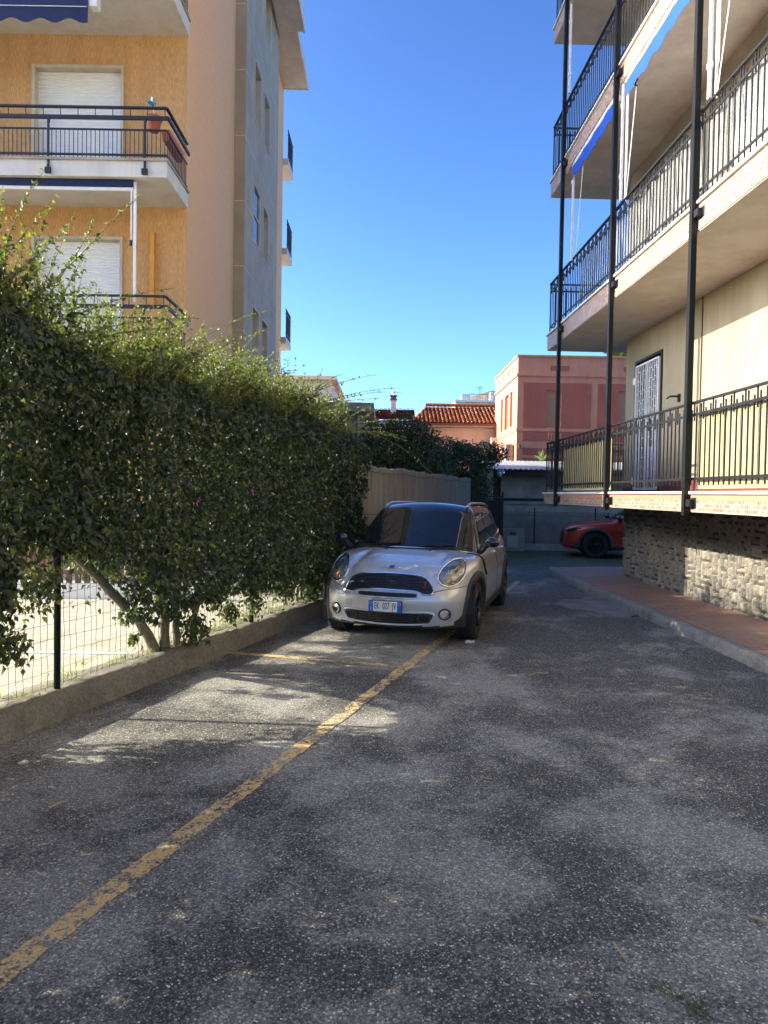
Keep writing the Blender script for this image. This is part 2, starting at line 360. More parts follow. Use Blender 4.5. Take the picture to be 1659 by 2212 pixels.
def slats(mb, fn, a0, a1, z0, z1, n, t):
    h = (z1-z0)/n
    for i in range(n):
        za, zb = z0+i*h, z0+(i+1)*h; b = len(mb.v)
        mb.v += [fn(a0, za, t), fn(a1, za, t), fn(a0, za+h*.25, t-.012), fn(a1, za+h*.25, t-.012), fn(a0, zb-h*.2, t-.012), fn(a1, zb-h*.2, t-.012), fn(a0, zb, t), fn(a1, zb, t)]
        for k in range(0, 6, 2): mb.f.append((b+k, b+k+1, b+k+3, b+k+2)); mb.mi.append(0)
    return mb
# leaves: positions P, axis direction D (growth), normal N, size
def leaves(P, D, N, L, tint, wr=.62, fold=.16, droop=.25):
    n = len(P); D = D/np.linalg.norm(D, axis=1, keepdims=True); S = np.cross(D, N); S /= np.linalg.norm(S, axis=1, keepdims=True)+1e-9
    N = np.cross(S, D); L = np.asarray(L)[:, None]
    v0 = P; vc = P+D*L*.5+N*L*.02; vl = P+D*L*.42-S*L*wr/2+N*L*fold; vr = P+D*L*.42+S*L*wr/2+N*L*fold; vt = P+D*L-N*L*droop
    V = np.stack([v0, vl, vc, vr, vt], 1).reshape(-1, 3)
    b = (np.arange(n)*5)[:, None, None]; F = (np.array([[0, 2, 1], [1, 2, 4], [0, 3, 2], [3, 4, 2]])[None]+b).reshape(-1, 3)
    return V, F, np.repeat(tint, 5)
def nz(p, seed=0, sc_=1.):                       # cheap smooth noise, about -1..1
    p = np.asarray(p, float)*sc_; o = 0
    r = np.random.default_rng(seed); 
    for k in range(5):
        d = r.normal(size=p.shape[-1]); d /= np.linalg.norm(d); o = o+np.sin(p@d*(1.3+.9*k)*2+r.uniform(0, 6))/(1+.5*k)
    return o/2.2
def rnd_unit(n):
    x = rng.normal(size=(n, 3)); return x/np.linalg.norm(x, axis=1, keepdims=True)

# ------------------------------------------------------------------ ground
def KX(y): return -2.44+.335*(y-4.41)        # road edge of the left kerb
def sheet(name, m, pts, z, **kw):
    mb = MB(); mb.v = [(x, y, z) for x, y in pts]; mb.f = [tuple(range(len(pts)))]; mb.mi = [0]
    return mb.build(name, m, **kw)
sheet('ground', M['asphalt'], [(-900, -300), (900, -300), (900, 1500), (-900, 1500)], 0, kind='structure')
def strip(name, m, a, b, w, z, seg=24, jit=.006):
    a, b = Vector((*a, 0)), Vector((*b, 0)); d = (b-a); nrm = Vector((-d.y, d.x, 0)).normalized(); mb = MB()
    for i in range(seg+1):
        p = a+d*i/seg; j = random.uniform(-jit, jit)
        for sgn in (-1, 1): q = p+nrm*(sgn*w/2+j); mb.v.append((q.x, q.y, z))
    for i in range(seg): mb.f.append((2*i, 2*i+1, 2*i+3, 2*i+2)); mb.mi.append(0)
    return mb.build(name, m, kind='structure')
strip('yellow_line', M['yellow'], (-1.52, 1.6), (2.6, 13.3), .105, .004, 420, .008)
strip('yellow_bay_line', M['yellow_faint'], (-1.62, 7.06), (.2, 6.56), .09, .0055, 60, .006)

# left kerb with uneven top and the yard behind it
def rough_strip(name, m, xf, y0, y1, prof, amp, step=.05, **kw):
    ys = np.arange(y0, y1+step, step); k = len(prof); V = []
    for j, (dx, z) in enumerate(prof):
        for y in ys:
            a = amp if 0 < j else 0
            p = np.array([xf(y)+dx, y, z]); V.append((p[0]+a*nz([y*3+j*.7, j*2.], 3), y, z+a*.8*nz([y*2.2, j*1.3], 5)+a*.5*nz([y*17., j*3.], 9)))
    n = len(ys); F = [(j*n+i, j*n+i+1, (j+1)*n+i+1, (j+1)*n+i) for j in range(k-1) for i in range(n-1)]
    return npmesh(name, V, F, m, smooth=True, **kw)
rough_strip('kerb', M['kerb'], KX, -3, 19.2, [(.015, -.02), (.005, .05), (0, .12), (-.01, .17), (-.035, .2), (-.10, .205), (-.2, .2), (-.34, .2), (-.42, .14)], .019, kind='structure')
mb = MB(); mb.v = [(KX(-3)-.3, -3, .17), (KX(19.2)-.3, 19.2, .17), (-40, 60, .17), (-40, -12, .17)]; mb.f = [(0, 1, 2, 3)]; mb.mi = [0]
mb.build('yard_paving', M['yard'], kind='structure')
mb = MB()
for y0 in (6.15,): mb.v += [(-9, y0, .175), (-2.1, y0+.02, .175), (-2.1, y0+.10, .175), (-9, y0+.08, .175)]; mb.f.append((0, 1, 2, 3)); mb.mi.append(0)
mb.build('yard_line', M['white'], kind='structure')

# ------------------------------------------------------------------ right building (local: u across, v along)
RA = math.atan(.0235)
rb = empty('apartment_building', (0, 0, 0), RA, 'cream apartment block at the right edge with black balcony railings over a rough stone base', 'apartment building')
UO, UW, VE, VN = 3.6, 4.85, 13.1, -12.
fl = lambda a, z, t: (UW+t, a, z)          # wall facing the lane
# walls
mb = MB()
door = (11.45, 12.62, 1.74, 4.12)
wallsheet(mb, fl, VN, VE, 1.6, 14.2, [door, (5.2, 6.6, 4.95, 7.2), (8.2, 9.6, 4.95, 7.2), (2.0, 3.4, 1.74, 4.1), (5.2, 6.6, 8.0, 10.25), (8.2, 9.6, 8.0, 10.25), (-1, .4, 4.95, 7.2), (-5, -3.6, 4.95, 7.2), (-5, -3.6, 1.74, 4.1), (-1, .4, 8.0, 10.25)], .16)
wallsheet(mb, lambda a, z, t: (a, VE-t, z), UW, 14, 1.6, 14.2, [], .1)
mb.build('wall', M['cream'], rb)
for y0, z0, h_ in [(a, b, 2.25) for a in (5.2, 8.2, -1) for b in (4.95, 8.0)]+[(-5, 4.95, 2.25), (2.0, 1.74, 2.36), (-5, 1.74, 2.36)]:
    slats(MB(), fl, y0, y0+1.4, z0, z0+h_, 40, .12).build('roller_shutter', M['shutter'], rb)
mb = MB().box(UW+.03, 14, VN, VE-.02, 13.9, 14.5); mb.box(3.5, 14.5, VN, 14.3, 14.2, 14.45); mb.build('roof', M['slab'], rb)
# door with black frame and white security grille
mb = MB(); frame_ring(mb, fl, door[0]+.047, door[1]-.047, door[2]+.01, door[3]-.047, .045, -.02, .09); mb.build('door_frame', M['black'], rb)
dr = MB().box(UW+.10, UW+.14, door[0], door[1], door[2], door[3]).build('door', M['pane'], rb)
g = MB(); X0 = UW-.035
for k in range(2):
    a0, a1 = (door[0]+.07, 11.985) if k == 0 else (12.0, door[1]-.13)
    for a in (a0, a1): g.bar((X0, a, 1.80), (X0, a, 4.0), .032)
    for z in (1.80, 4.0): g.bar((X0, a0, z), (X0, a1, z), .03)
    for i in range(1, 5):
        a = a0+(a1-a0)*i/5; g.bar((X0, a, 1.8), (X0, a, 4.0), .016)
    for i in range(1, 13):
        z = 1.8+2.2*i/13
        for q in range(5):
            aa, ab = a0+(a1-a0)*q/5, a0+(a1-a0)*(q+1)/5; dz = .05 if q % 2 else 0
            g.bar((X0, aa, z+dz), (X0, ab, z+dz), .012)
for z in (1.95, 3.75): g.bar((X0, door[1]-.13, z), (X0, door[1]-.02, z), .05, .12)
g.build('door_grille', M['white'], rb)
MB().box(UW+.08, UW+.095, door[0]+.1, door[1]-.25, 2.0, 2.55).build('door_notice', mat('pale_blue_paper', (.35, .45, .75), .6, var=.3, ns=9), dr)
mb = MB().box(UW-.012, UW, 2, 11.40, 1.72, 1.93); mb.box(UW-.012, UW, 12.67, VE, 1.72, 1.93); mb.build('skirting', mat('red_skirting', (.16, .05, .035), .5), rb)
mb = MB().bar((UW-.012, 10.1, 1.75), (UW-.012, 10.1, 4.6), .011); mb.build('cable', M['black'], rb)
mb = MB().bar((UW, 10.78, 3.24), (UW-.16, 10.78, 3.24), .025).bar((UW-.16, 10.78, 3.24), (UW-.16, 10.9, 3.22), .02); mb.box(UW-.03, UW, 10.76, 10.82, 3.16, 3.28)
mb.build('shutter_hook', M['black'], rb)
MB().bar((UW, 12.95, 2.95), (UW-.12, 12.95, 2.95), .025).bar((UW-.12, 12.95, 2.95), (UW-.12, 13.02, 2.95), .02).build('shutter_hook', M['black'], rb)

def balcony(zb, zt, first, vnear=VN):
    sl_ = MB().box(UO+.012, UW+.0, vnear, VE, zb, zt-.02); sl_.box(UO+.012, 9.5, VE, 14.13, zb, zt-.02)
    s_ = sl_.build('balcony_slab', M['soffit'], rb)
    # fascia
    z1 = zt-.10 if first else zt-.045
    mb = MB().box(UO, UO+.010, vnear, 14.14, zb+.01, z1); mb.box(UO+.011, 9.5, 14.131, 14.141, zb+.01, z1); mb.build('mosaic_fascia', M['mosaic'], s_)
    if first:
        mb = MB().box(UO-.002, UO+.010, vnear, 14.142, z1, zt-.03); mb.build('painted_band', M['salmon_strip'], s_)
    mb = MB().box(UO-.03, UO+.14, vnear, 14.17, zt-.03, zt); mb.box(UO+.14, 9.5, 14.03, 14.17, zt-.03, zt); mb.build('edge_stone', M['sill'], s_)
    mb = MB().box(UO+.14, UW-.001, vnear, VE, zt-.019, zt-.004); mb.build('balcony_floor', M['terracotta'], s_)
    return s_
def railing(zf, parent, v0, v1, top, u=UO+.03):
    r = MB(); zt = zf+top; zm = zt-.135; zl = zf+.14
    for (z, a, b) in ((zt, .045, .022), (zm, .014, .03), (zl, .014, .03)):
        r.bar((u, v0, z), (u, v1, z), a, b); r.bar((u, v1, z), (9, v1, z), a, b)
    n = int((v1-v0)/.105); 
    for i in range(n+1):
        v = v1-.03-i*.105
        if v < v0: break
        up = [.055, .085, .11][i % 3]
        r.bar((u, v, zl-.075), (u, v, zm+up), .013)
        if i % 2 == 0: r.bar((u, v-.052, zm-.07), (u, v-.052, zt), .013)
    for i in range(1, 48):
        x = u+i*.105; up = [.055, .085, .11][i % 3]; r.bar((x, v1, zl-.075), (x, v1, zm+up), .013)
        if i % 2 == 0: r.bar((x+.052, v1, zm-.07), (x+.052, v1, zt), .013)
    r.bar((u, v1, zf-.02), (u, v1, zt), .02)
    return r.build('railing', M['black'], parent)
b1 = balcony(1.50, 1.73, True); railing(1.73, b1, VN, 14.08, .99)
b2 = balcony(4.60, 4.93, False); railing(4.93, b2, VN, 14.08, 1.0)
b3 = balcony(7.68, 8.00, False); railing(8.00, b3, VN, 14.08, 1.05)
b4 = balcony(10.74, 11.06, False); railing(11.06, b4, VN, 14.08, 1.05)
# cream screens behind the terrace railing
def screen(v0, v1, z0, z1, u=UO+.075):
    mb = MB(); n = max(2, int((v1-v0)/.05)); b = 0
    for i in range(n+1):
        v = v0+(v1-v0)*i/n; x = u+.006*math.sin(i*1.1); mb.v += [(x, v, z0), (x, v, z1), (x+.008, v, z0), (x+.008, v, z1)]
    for i in range(n):
        a = i*4; mb.f += [(a, a+4, a+5, a+1), (a+2, a+3, a+7, a+6), (a+1, a+5, a+7, a+3), (a, a+2, a+6, a+4)]; mb.mi += [0]*4
    return mb
screen(10.45, 13.0, 1.76, 2.59).build('screen_panel', M['screen'], b1, label='cream screen panel between the two farthest posts')
screen(-2, 7.68, 1.76, 2.59).build('screen_panel', M['screen'], b1, label='long cream screen panel nearest the viewer')
def netting(v0, v1, z0, z1, nm='net_screen'):
    nv = int((v1-v0)/.06); nzr = 10; V = []; F = []
    for i in range(nv+1):
        for j in range(nzr+1):
            v = v0+(v1-v0)*i/nv; z = z0+(z1-z0)*j/nzr-(.03*abs(math.sin(v*2.2)) if j == nzr else 0)
            V.append((UO+.07+.02*math.sin(v*9+z*3)+.012*math.sin(v*23+z*7), v, z))
    for i in range(nv):
        for j in range(nzr): a = i*(nzr+1)+j; F.append((a, a+nzr+1, a+nzr+2, a+1))
    return V, F
V, F = netting(-2, 12.3, 4.96, 5.86); npmesh('net_screen', V, F, M['net'], b2, smooth=True)
# posts with brackets
for v in (13.1, 10.3, 7.7, 5.1, 2.5, -.1):
    p = MB().box(UO-.075, UO-.012, v-.035, v+.035, 1.46, 14.2).build('steel_post', M['post'], rb)
    for z in (1.60, 4.78, 7.84, 10.9):
        q = MB(); q.box(UO-.06, UO+.0, v-.13, v-.04, z-.04, z+.04); q.box(UO-.004, UO+.014, v-.17, v-.05, z-.06, z+.06); q.build('post_bracket', M['black'], p)
# awnings under the third slab
def awning(v0, v1, zt, big=.26):
    a = MB(); a.box(UO+.0, UO+.09, v0, v1, zt-.09, zt-.005); a.tube([(UO-.02, v0, zt-.10), (UO-.02, v1, zt-.10)], .022, 8); o = a.build('awning_box', M['white'], rb)
    m = MB(); n = int((v1-v0)/.03)
    for i in range(n+1):
        v = v0+(v1-v0)*i/n; zb = zt-.10-big+.045*abs(math.sin((v-v0)*math.pi/.42)); x = UO-.03+.008*math.sin(v*11)
        m.v += [(x, v, zt-.09), (x, v, zb), (x+.004, v, zb)]
    for i in range(n): c = i*3; m.f += [(c, c+3, c+4, c+1), (c+1, c+4, c+5, c+2), (c+2, c+5, c+3, c)]; m.mi += [0]*3
    m.build('valance', M['blue_cloth'], o)
    return o
aw1 = awning(10.45, 12.5, 7.66); aw2 = awning(4.2, 9.95, 7.66)
aw3 = awning(-3.5, 1.5, 7.66)
def guide(v, z0, z1, par, wide=False):
    m = MB()
    m.bar((UO+.0, v, z0), (UO+.0, v, z1), .03, .045)
    if wide: m.bar((UO+.03, v-.09, z0), (UO+.03, v-.09, z1), .02, .03); m.bar((UO+.03, v-.13, z0+.3), (UO+.03, v-.13, z1), .012)
    for z in (z0+.35, z1-.3): m.box(UO-.025, UO+.02, v-.03, v+.03, z-.03, z+.03)
    return m.build('guide_arm', M['white'], par)
guide(10.12, 5.95, 7.62, aw1, True); guide(12.55, 5.9, 7.6, aw1); guide(7.5, 5.95, 7.6, aw2, True); guide(12.95, 9.1, 10.7, rb)
for a_, b_ in ((12.05, 12.4), (9.65, 10.0), (7.0, 7.4)): MB().tube([(UO+.02, a_, 7.4), (UO+.03, b_, 5.9)], .007, 5).build('awning_crank', M['white'], rb)
for v, z in ((12.05, 7.40), (9.65, 7.36)):
    mb = MB(); mb.tube([(UO+.02, v, z+.12), (UO+.02, v, z+.04), (UO+.0, v+.03, z), (UO+.02, v, z-.03)], .012, 6); mb.build('crank_hook', M['black'], rb)
# stone base
mb = MB().box(UW+.06, 12, 3, VE-.03, .0, 1.5); base = mb.build('stone_base', M['mortar'], rb)
def stonewall():
    c = .082; nu, nv_ = int((VE-3)/c), 17; used = np.zeros((nu, nv_), bool); V = []; F = []; T = []
    r = random.Random(3)
    for j in range(nv_):
        for i in range(nu):
            if used[i, j]: continue
            opts = [(1, 3), (1, 3), (1, 2), (2, 1), (3, 1), (3, 2), (2, 2), (1, 4), (1, 4), (1, 1), (2, 1)]; r.shuffle(opts)
            for w_, h_ in opts+[(1, 1)]:
                if i+w_ <= nu and j+h_ <= nv_ and not used[i:i+w_, j:j+h_].any():
                    if r.random() < .35 and w_*h_ == 1: continue
                    break
            used[i:i+w_, j:j+h_] = True
            g = .009; y0, y1 = 3+i*c+g, 3+(i+w_)*c-g; z0, z1 = .10+j*c+g, .10+(j+h_)*c-g
            y0 += r.uniform(-.006, .006); y1 += r.uniform(-.006, .006); z0 += r.uniform(-.006, .006); z1 += r.uniform(-.006, .006)
            z1 = min(z1, 1.5)
            dp = r.uniform(.022, .062); ny, nz_ = max(3, int((y1-y0)/.02)), max(3, int((z1-z0)/.02)); b = len(V); tl = r.uniform(-.25, .25); tt = r.random()**1.5
            for a in range(ny+1):
                for q in range(nz_+1):
                    s_, t_ = a/ny, q/nz_; e = min(s_, 1-s_, ) * (y1-y0); e2 = min(t_, 1-t_)*(z1-z0); ed = min(e, e2)
                    h = dp*min(1, .12+ed/.018)*(.85+.15*min(1, ed/.03)) + tl*(s_-.5)*.03
                    yy = y0+(y1-y0)*s_+r.uniform(-.004, .004); zz = z0+(z1-z0)*t_+r.uniform(-.004, .004)
                    V.append((UW+.06-h-(r.uniform(-.006, .006) if ed > 0 else -.02), yy, zz)); T.append(tt)
            for a in range(ny):
                for q in range(nz_): k = b+a*(nz_+1)+q; F.append((k, k+1, k+nz_+2, k+nz_+1))
    return V, F, T
V, F, T = stonewall(); npmesh('stone_facing', V, F, M['stone'], base, tint=T)
# short return of the stone base at the far corner
# pavement with kerb
kz = .13
def pk(u, v, z): return (u-v*.0235, v+u*.0235, z)
mb = MB(); us = [3.92, 4.3, 4.6, 4.9, 13]; vs = list(np.arange(-4, 14.9, .6))+[14.72]
for v in vs:
    for u in us: mb.v.append(pk(u, v, .128+.035*min(1, (u-3.92)/1.)))
n = len(us)
for i in range(len(vs)-1):
    for j in range(n-1): a = i*n+j; mb.f.append((a, a+1, a+n+1, a+n)); mb.mi.append(0)
mb.build('pavement', M['paving'], kind='structure')
path = [(3.80, v) for v in np.arange(-4, 14.2, .06)]+[(3.81+.17*(1-math.cos(t)), 14.2+.62*math.sin(t)) for t in np.linspace(.05, 1.5, 14)]+[(u, 14.83) for u in np.arange(4.1, 13, .2)]
V = []; prof = [(0, -.01), (.0, .07), (.006, .115), (.02, .132), (.07, .135), (.13, .134), (.15, .11)]
for i, (u, v) in enumerate(path):
    a = path[max(0, i-1)]; b = path[min(len(path)-1, i+1)]; dx, dy = b[0]-a[0], b[1]-a[1]; L = math.hypot(dx, dy); nx, ny = dy/L, -dx/L
    for k, (o, z) in enumerate(prof):
        j = .007*nz([i*.31, k*1.7], 4)+.004*nz([i*1.7, k*2.7], 8)
        V.append(pk(u+nx*(o+j), v+ny*(o+j), z+(j if k else 0)))
n = len(prof); F = [(i*n+k, i*n+k+1, (i+1)*n+k+1, (i+1)*n+k) for i in range(len(path)-1) for k in range(n-1)]
npmesh('pavement_kerb', V, F, M['kerb2'], smooth=True, kind='structure')
# broken concrete patch against the kerb
pts = [(2.62, 10.5), (2.72, 10.15), (2.98, 9.95), (3.02, 9.7), (3.25, 9.62), (3.42, 9.5), (3.555, 9.62), (3.555, 11.3), (3.35, 11.35), (3.15, 11.0), (2.85, 10.95)]
mb = MB(); mb.prism(pts, lambda a, b, t: (a, b, t), .0, .022); props(mb.build('concrete_patch', M['kerb2']), kind='structure')

# ------------------------------------------------------------------ left building
lb = empty('apartment_building', (-3.61, 12.5, 0), 0, 'orange plastered apartment block on the left with a grey stone stair bay', 'apartment building')
LX, LY = -3.61, 12.5
ff = lambda a, z, t: (a, LY+t, z)
mb = MB(); wins = [(-6.36, -4.73, 6.96+3*k, 9.14+3*k) for k in (-2, -1, 0, 1)]; wins2 = [(-10.4, -8.8, 6.96+3*k, 9.14+3*k) for k in (-2, -1, 0, 1)]
wallsheet(mb, ff, -9.6, LX, .1, 15.6, wins, .16); wallsheet(mb, lambda a, z, t: (a, 11.65+t, z), -16, -9.6, .1, 15.6, [], .1); wallsheet(mb, lambda a, z, t: (-9.6, a, z), 11.65, LY, .1, 15.6, [], .1); mb.build('front_wall', M['orange'], lb, False)
mb = MB(); fs = lambda a, z, t: (LX-t, a, z)
wallsheet(mb, fs, LY, 23.78, .1, 15.6, [], .1); b = len(mb.v); mb.v += [(LX, 23.78, .1), (-16, 23.78, .1), (-16, 23.78, 15.6), (LX, 23.78, 15.6)]; mb.f.append((b, b+1, b+2, b+3)); mb.mi.append(0)
mb.build('side_wall', M['orange_smooth'], lb, False)
for (a0, a1, z0, z1) in wins:
    f_ = frame_ring(MB(), ff, a0+.052, a1-.052, z0+.052, z1-.052, .05, -.025, .15).build('window', M['travertine'], lb, False)
    slats(MB(), ff, a0+.05, a1-.05, z0+.05, z1-.05, 44, .13).build('roller_shutter', M['shutter'], f_, False)
# stone bay
BX, B0, B1 = -3.36, 16.35, 21.1
bw = []
for zz in (4.85, 7.87, 10.87, 13.87): bw += [(17.38, 18.3, zz, zz+1.45), (18.72, 19.6, zz, zz+1.45)]
mb = MB(); fb = lambda a, z, t: (BX-t, a, z)
wallsheet(mb, fb, B0, B1, .1, 15.45, bw, .22); wallsheet(mb, lambda a, z, t: (a, B0+t, z), LX+.001, BX, .1, 15.45, [], .1); wallsheet(mb, lambda a, z, t: (a, B1-t, z), LX+.001, BX, .1, 15.45, [], .1)
bay = mb.build('stone_bay', M['grey_stone'], lb, False)
mb = MB()
for k in range(9):
    z = 2.4+1.5*k; mb.box(BX-.004, BX+.004, B0, B1, z, z+.014) if not any(o[2] < z < o[3] for o in bw) else [mb.box(BX-.004, BX+.004, a, b, z, z+.014) for a, b in ((B0, 17.3), (19.68, B1))]
    mb.box(LX, BX+.003, B0-.004, B0+.003, z, z+.014)
for a in (17.2, 19.75, 20.6): mb.box(BX-.004, BX+.003, a, a+.012, .1, 15.4)
mb.build('panel_joint', M['joint'], bay, False)
for i, (a0, a1, z0, z1) in enumerate(bw):
    f_ = frame_ring(MB(), fb, a0+.037, a1-.037, z0+.037, z1-.037, .035, -.015, .215).build('window', M['travertine'], lb, False)
    t = .03 if i == 2 else .2
    MB().box(BX-t-.01, BX-t, a0, a1, z0, z1).build('pane', M['pane'], f_, False)
    mb = MB().box(BX-t, BX-t+.02, (a0+a1)/2-.02, (a0+a1)/2+.02, z0, z1) if i != 2 else MB().box(BX-t, BX-t+.02, a0, a1, (z0+z1)/2-.02, (z0+z1)/2+.02)
    mb.build('window_bar', M['travertine'] if i == 2 else M['shutter'], f_, False)
mb = MB().box(-16.8, -2.83, 11.0, 23.75, 15.22, 15.5); mb.box(-3.3, -2.60, 15.8, 20.7, 15.12, 15.5); e_ = mb.build('roof', M['soffit'], lb, False)
mb = MB().box(-2.83, -2.78, 20.7, 23.8, 15.2, 15.62).box(-2.6, -2.55, 15.75, 20.75, 15.1, 15.62); mb.box(-16.8, -2.79, 23.751, 23.80, 15.2, 15.6); mb.build('gutter', M['slab'], e_, False)
MB().box(-16.5, -3.0, 11.3, 23.5, 15.5, 15.9).build('roof_top', M['rooftile'], e_, False)
def lbalc(k):
    z = 6.67+3*k; s_ = MB().box(-9.5, LX+.03, 11.3, LY, z, z+.25).build('balcony_slab', M['slab'], lb, False)
    MB().box(-9.52, LX+.055, 11.27, LY, z+.25, z+.29).build('edge_stone', M['concrete'], s_, False)
    r = MB(); X1, Y1 = LX+.015, 11.33; T_ = z+1.11
    def run(zz, w_, h_, ox=0): r.bar((-9.5, Y1-ox, zz), (X1+ox, Y1-ox, zz), w_, h_); r.bar((X1+ox, Y1-ox, zz), (X1+ox, LY-.02, zz), w_, h_)
    run(T_, .045, .03); run(z+.93, .03, .06, .035); run(z+.76, .016, .026); run(z+.36, .02, .03)
    x = X1-.03
    i = 0
    while x > -9.5:
        r.bar((x, Y1, z+.30), (x, Y1, z+.77), .009)
        if i % 4 == 0: r.bar((x, Y1, z+.93), (x, Y1, T_), .010)
        x -= .07; i += 1
    y = Y1+.06; i = 0
    while y < LY-.03:
        r.bar((X1, y, z+.30), (X1, y, z+.77), .010)
        if i % 4 == 2: r.bar((X1, y, z+.93), (X1, y, T_), .010)
        y += .085; i += 1
    for x in (-3.93, -5.48, -7.05, -8.6): r.bar((x, Y1-.045, z+.07), (x, Y1-.045, z+.93), .032, .02); r.box(x-.045, x+.045, Y1-.075, Y1-.033, z+.03, z+.12); r.bar((x, Y1-.04, z+.80), (x, Y1+.0, z+.92), .02)
    r.build('railing', M['black'], s_, False); return s_
for k in (-1, 0, 1, 2): lbalc(k)
# navy awning, top left, and the one rolled up under the middle slab
a_ = MB(); a_.tube([(-10, 11.36, 9.50), (-4.83, 11.36, 9.50)], .05, 10); a_.box(-4.84, -4.72, 11.3, 11.45, 9.36, 9.62); aw = a_.build('awning', M['white'], lb, False)
m = MB(); n = 180
for i in range(n+1):
    x = -10+5.15*i/n; zb = 9.10+.035*math.sin((x+4.8)*math.pi*2/.46); m.v += [(x, 11.29, 9.50), (x, 11.27, zb)]
for i in range(n): m.f.append((2*i, 2*i+2, 2*i+3, 2*i+1)); m.mi.append(0)
m.build('valance', M['navy'], aw, False)
MB().tube([(-10, 11.262, 9.32), (-4.86, 11.262, 9.32)], .006, 5).build('piping', M['white'], aw, False)
a_ = MB(); a_.bar((-9.5, 11.42, 6.52), (-4.16, 11.42, 6.52), .04, .05); a_.bar((-4.13, 11.42, 4.70), (-4.13, 11.42, 6.64), .045, .03); a_.bar((-4.19, 11.42, 5.7), (-4.19, 11.42, 6.52), .02); aw = a_.build('awning', M['white'], lb, False)
MB().box(-9.5, -4.16, 11.38, 11.48, 6.55, 6.66).build('awning_cloth', M['navy'], aw, False)
MB().tube([(-4.2, 11.42, 5.62), (-4.2, 11.42, 5.70)], .028, 8).build('crank_knob', M['black'], aw, False)
MB().bar((-4.19, LY-.04, 4.9), (-4.19, LY-.04, 6.2), .07).build('cable_duct', M['pipe_orange'], lb, False)
# small balconies on the far end, seen edge on past the corner
for z in (6.1+3*k for k in (-1, 0, 1, 2)):
    zz = z+.6; s_ = MB().box(-5.5, -3.43, 23.785, 25.0, zz, zz+.22).build('far_balcony', M['slab'], lb, False)
    r = MB()
    for h in (.95, .8, .12): r.bar((-3.45, 23.8, zz+.22+h), (-3.45, 24.98, zz+.22+h), .03)
    for i in range(12): r.bar((-3.45, 23.85+i*.1, zz+.25), (-3.45, 23.85+i*.1, zz+1.17), .014)
    r.build('railing', M['black'], s_, False)

# pots on the middle balcony
pot = empty('flower_pot', (-3.86, 11.5, 7.50), 0, 'round terracotta pot with a blue pinwheel on the orange block balcony corner', 'flower pot')
MB().lathe([(0, 0), (.085, 0), (.115, .17), (.13, .175), (.13, .22), (.112, .22), (.108, .17), (0, .17)], lambda a, b, h: (a, b, h), 20).build('pot', M['terracotta'], pot, smooth=False)
MB().tube([(0, 0, .15), (-.02, 0, .42)], .006, 5).build('stick', M['white'], pot)
mb = MB()
for k in range(8):
    a = k*math.pi/4; c, s_ = math.cos(a), math.sin(a); b = len(mb.v); mb.v += [(-.02, -.012, .46), (-.02+.085*c, -.035, .46+.085*s_), (-.02+.06*math.cos(a+.6), .0, .46+.06*math.sin(a+.6))]; mb.f.append((b, b+1, b+2)); mb.mi.append(0)
mb.build('pinwheel', mat('teal_foil', (.03, .28, .42), .3, metal=.4, var=.5, ns=60), pot)
tr = empty('planter_box', (-3.60, 11.9, 7.36), 0, 'long terracotta planter box hung inside the orange block balcony side rail', 'planter')
MB().quadbox([(-.12, -.38, 0), (-.02, -.38, 0), (-.02, .38, 0), (-.12, .38, 0), (-.15, -.4, .17), (0, -.4, .17), (0, .4, .17), (-.15, .4, .17)]).build('box', M['terracotta'], tr)
MB().box(-.135, -.015, -.38, .38, .171, .178).build('soil', M['soil'], tr)

# low white wall with brown railing in the yard
lw = empty('low_wall', (-4, 9.3, .17), 0, 'low white garden wall with brown picket railing seen through the wire fence', 'garden wall')
MB().box(-12, 1.5, 0, .2, 0, .2).build('wall', M['white'], lw)
mb = MB(); mb.box(-12, 1.5, .06, .12, .32, .36); mb.box(-12, 1.5, .06, .12, .86, .9)
for i in range(110): mb.box(-12+i*.122, -12+i*.122+.07, .07, .10, .2, .95)
mb.build('picket_railing', M['brown'], lw)

# ------------------------------------------------------------------ wire fence
def FX(y): return KX(y)-.115
fence = empty('wire_fence', (FX(4), 4, .2), 0, 'green plastic coated wire mesh fence with arched top along the left kerb', 'fence')
fd = Vector((.335, 1, 0)).normalized()
def fpt(s_, z, o=0): return (FX(4)+fd.x*s_-o*fd.y, 4+fd.y*s_+o*fd.x, .2+z)
L0, L1 = -4.2, 6.9
wires = MB()
k = 0; s_ = L0
while s_ < L1:
    if s_ > -.6 or k % 2 == 0:
        wires.tube([fpt(s_+.006*math.sin(z*21+k), z+.02, .01*math.sin(k*1.7+z*4)) for z in np.linspace(0, 1.05, 9)], .0021, 3, False)
    if s_ > -.6 and s_ < 3.4:
        r_ = .105
        wires.tube([fpt(s_+r_-r_*math.cos(t), 1.07+.115*math.sin(t), 0) for t in np.linspace(0, math.pi, 9)], .0021, 3, False)
    s_ += .07; k += 1
for i, z in enumerate([.03, .14, .25, .36, .47, .58, .69, .80, .91, 1.02, 1.07]):
    wires.tube([fpt(q, z+.008*math.sin(q*5+i), .01*math.sin(q*3+i)) for q in np.linspace(L0, L1, 60)], .0019, 3, False)
wires.build('wire_mesh', M['greenwire'], fence, False)
for y in (1.9, 4.99, 7.66, 9.25):
    s_ = (y-4)/fd.y; p0, p1 = fpt(s_, -.05, -.02), fpt(s_, 1.24, -.02)
    mb = MB().bar(p0, p1, .045, .012, up=(0, 1, 0)).bar((p0[0], p0[1]-.015, p0[2]), (p1[0], p1[1]-.015, p1[2]), .008, .035, up=(0, 1, 0)); mb.build('fence_post', M['greenpost'], fence, False)

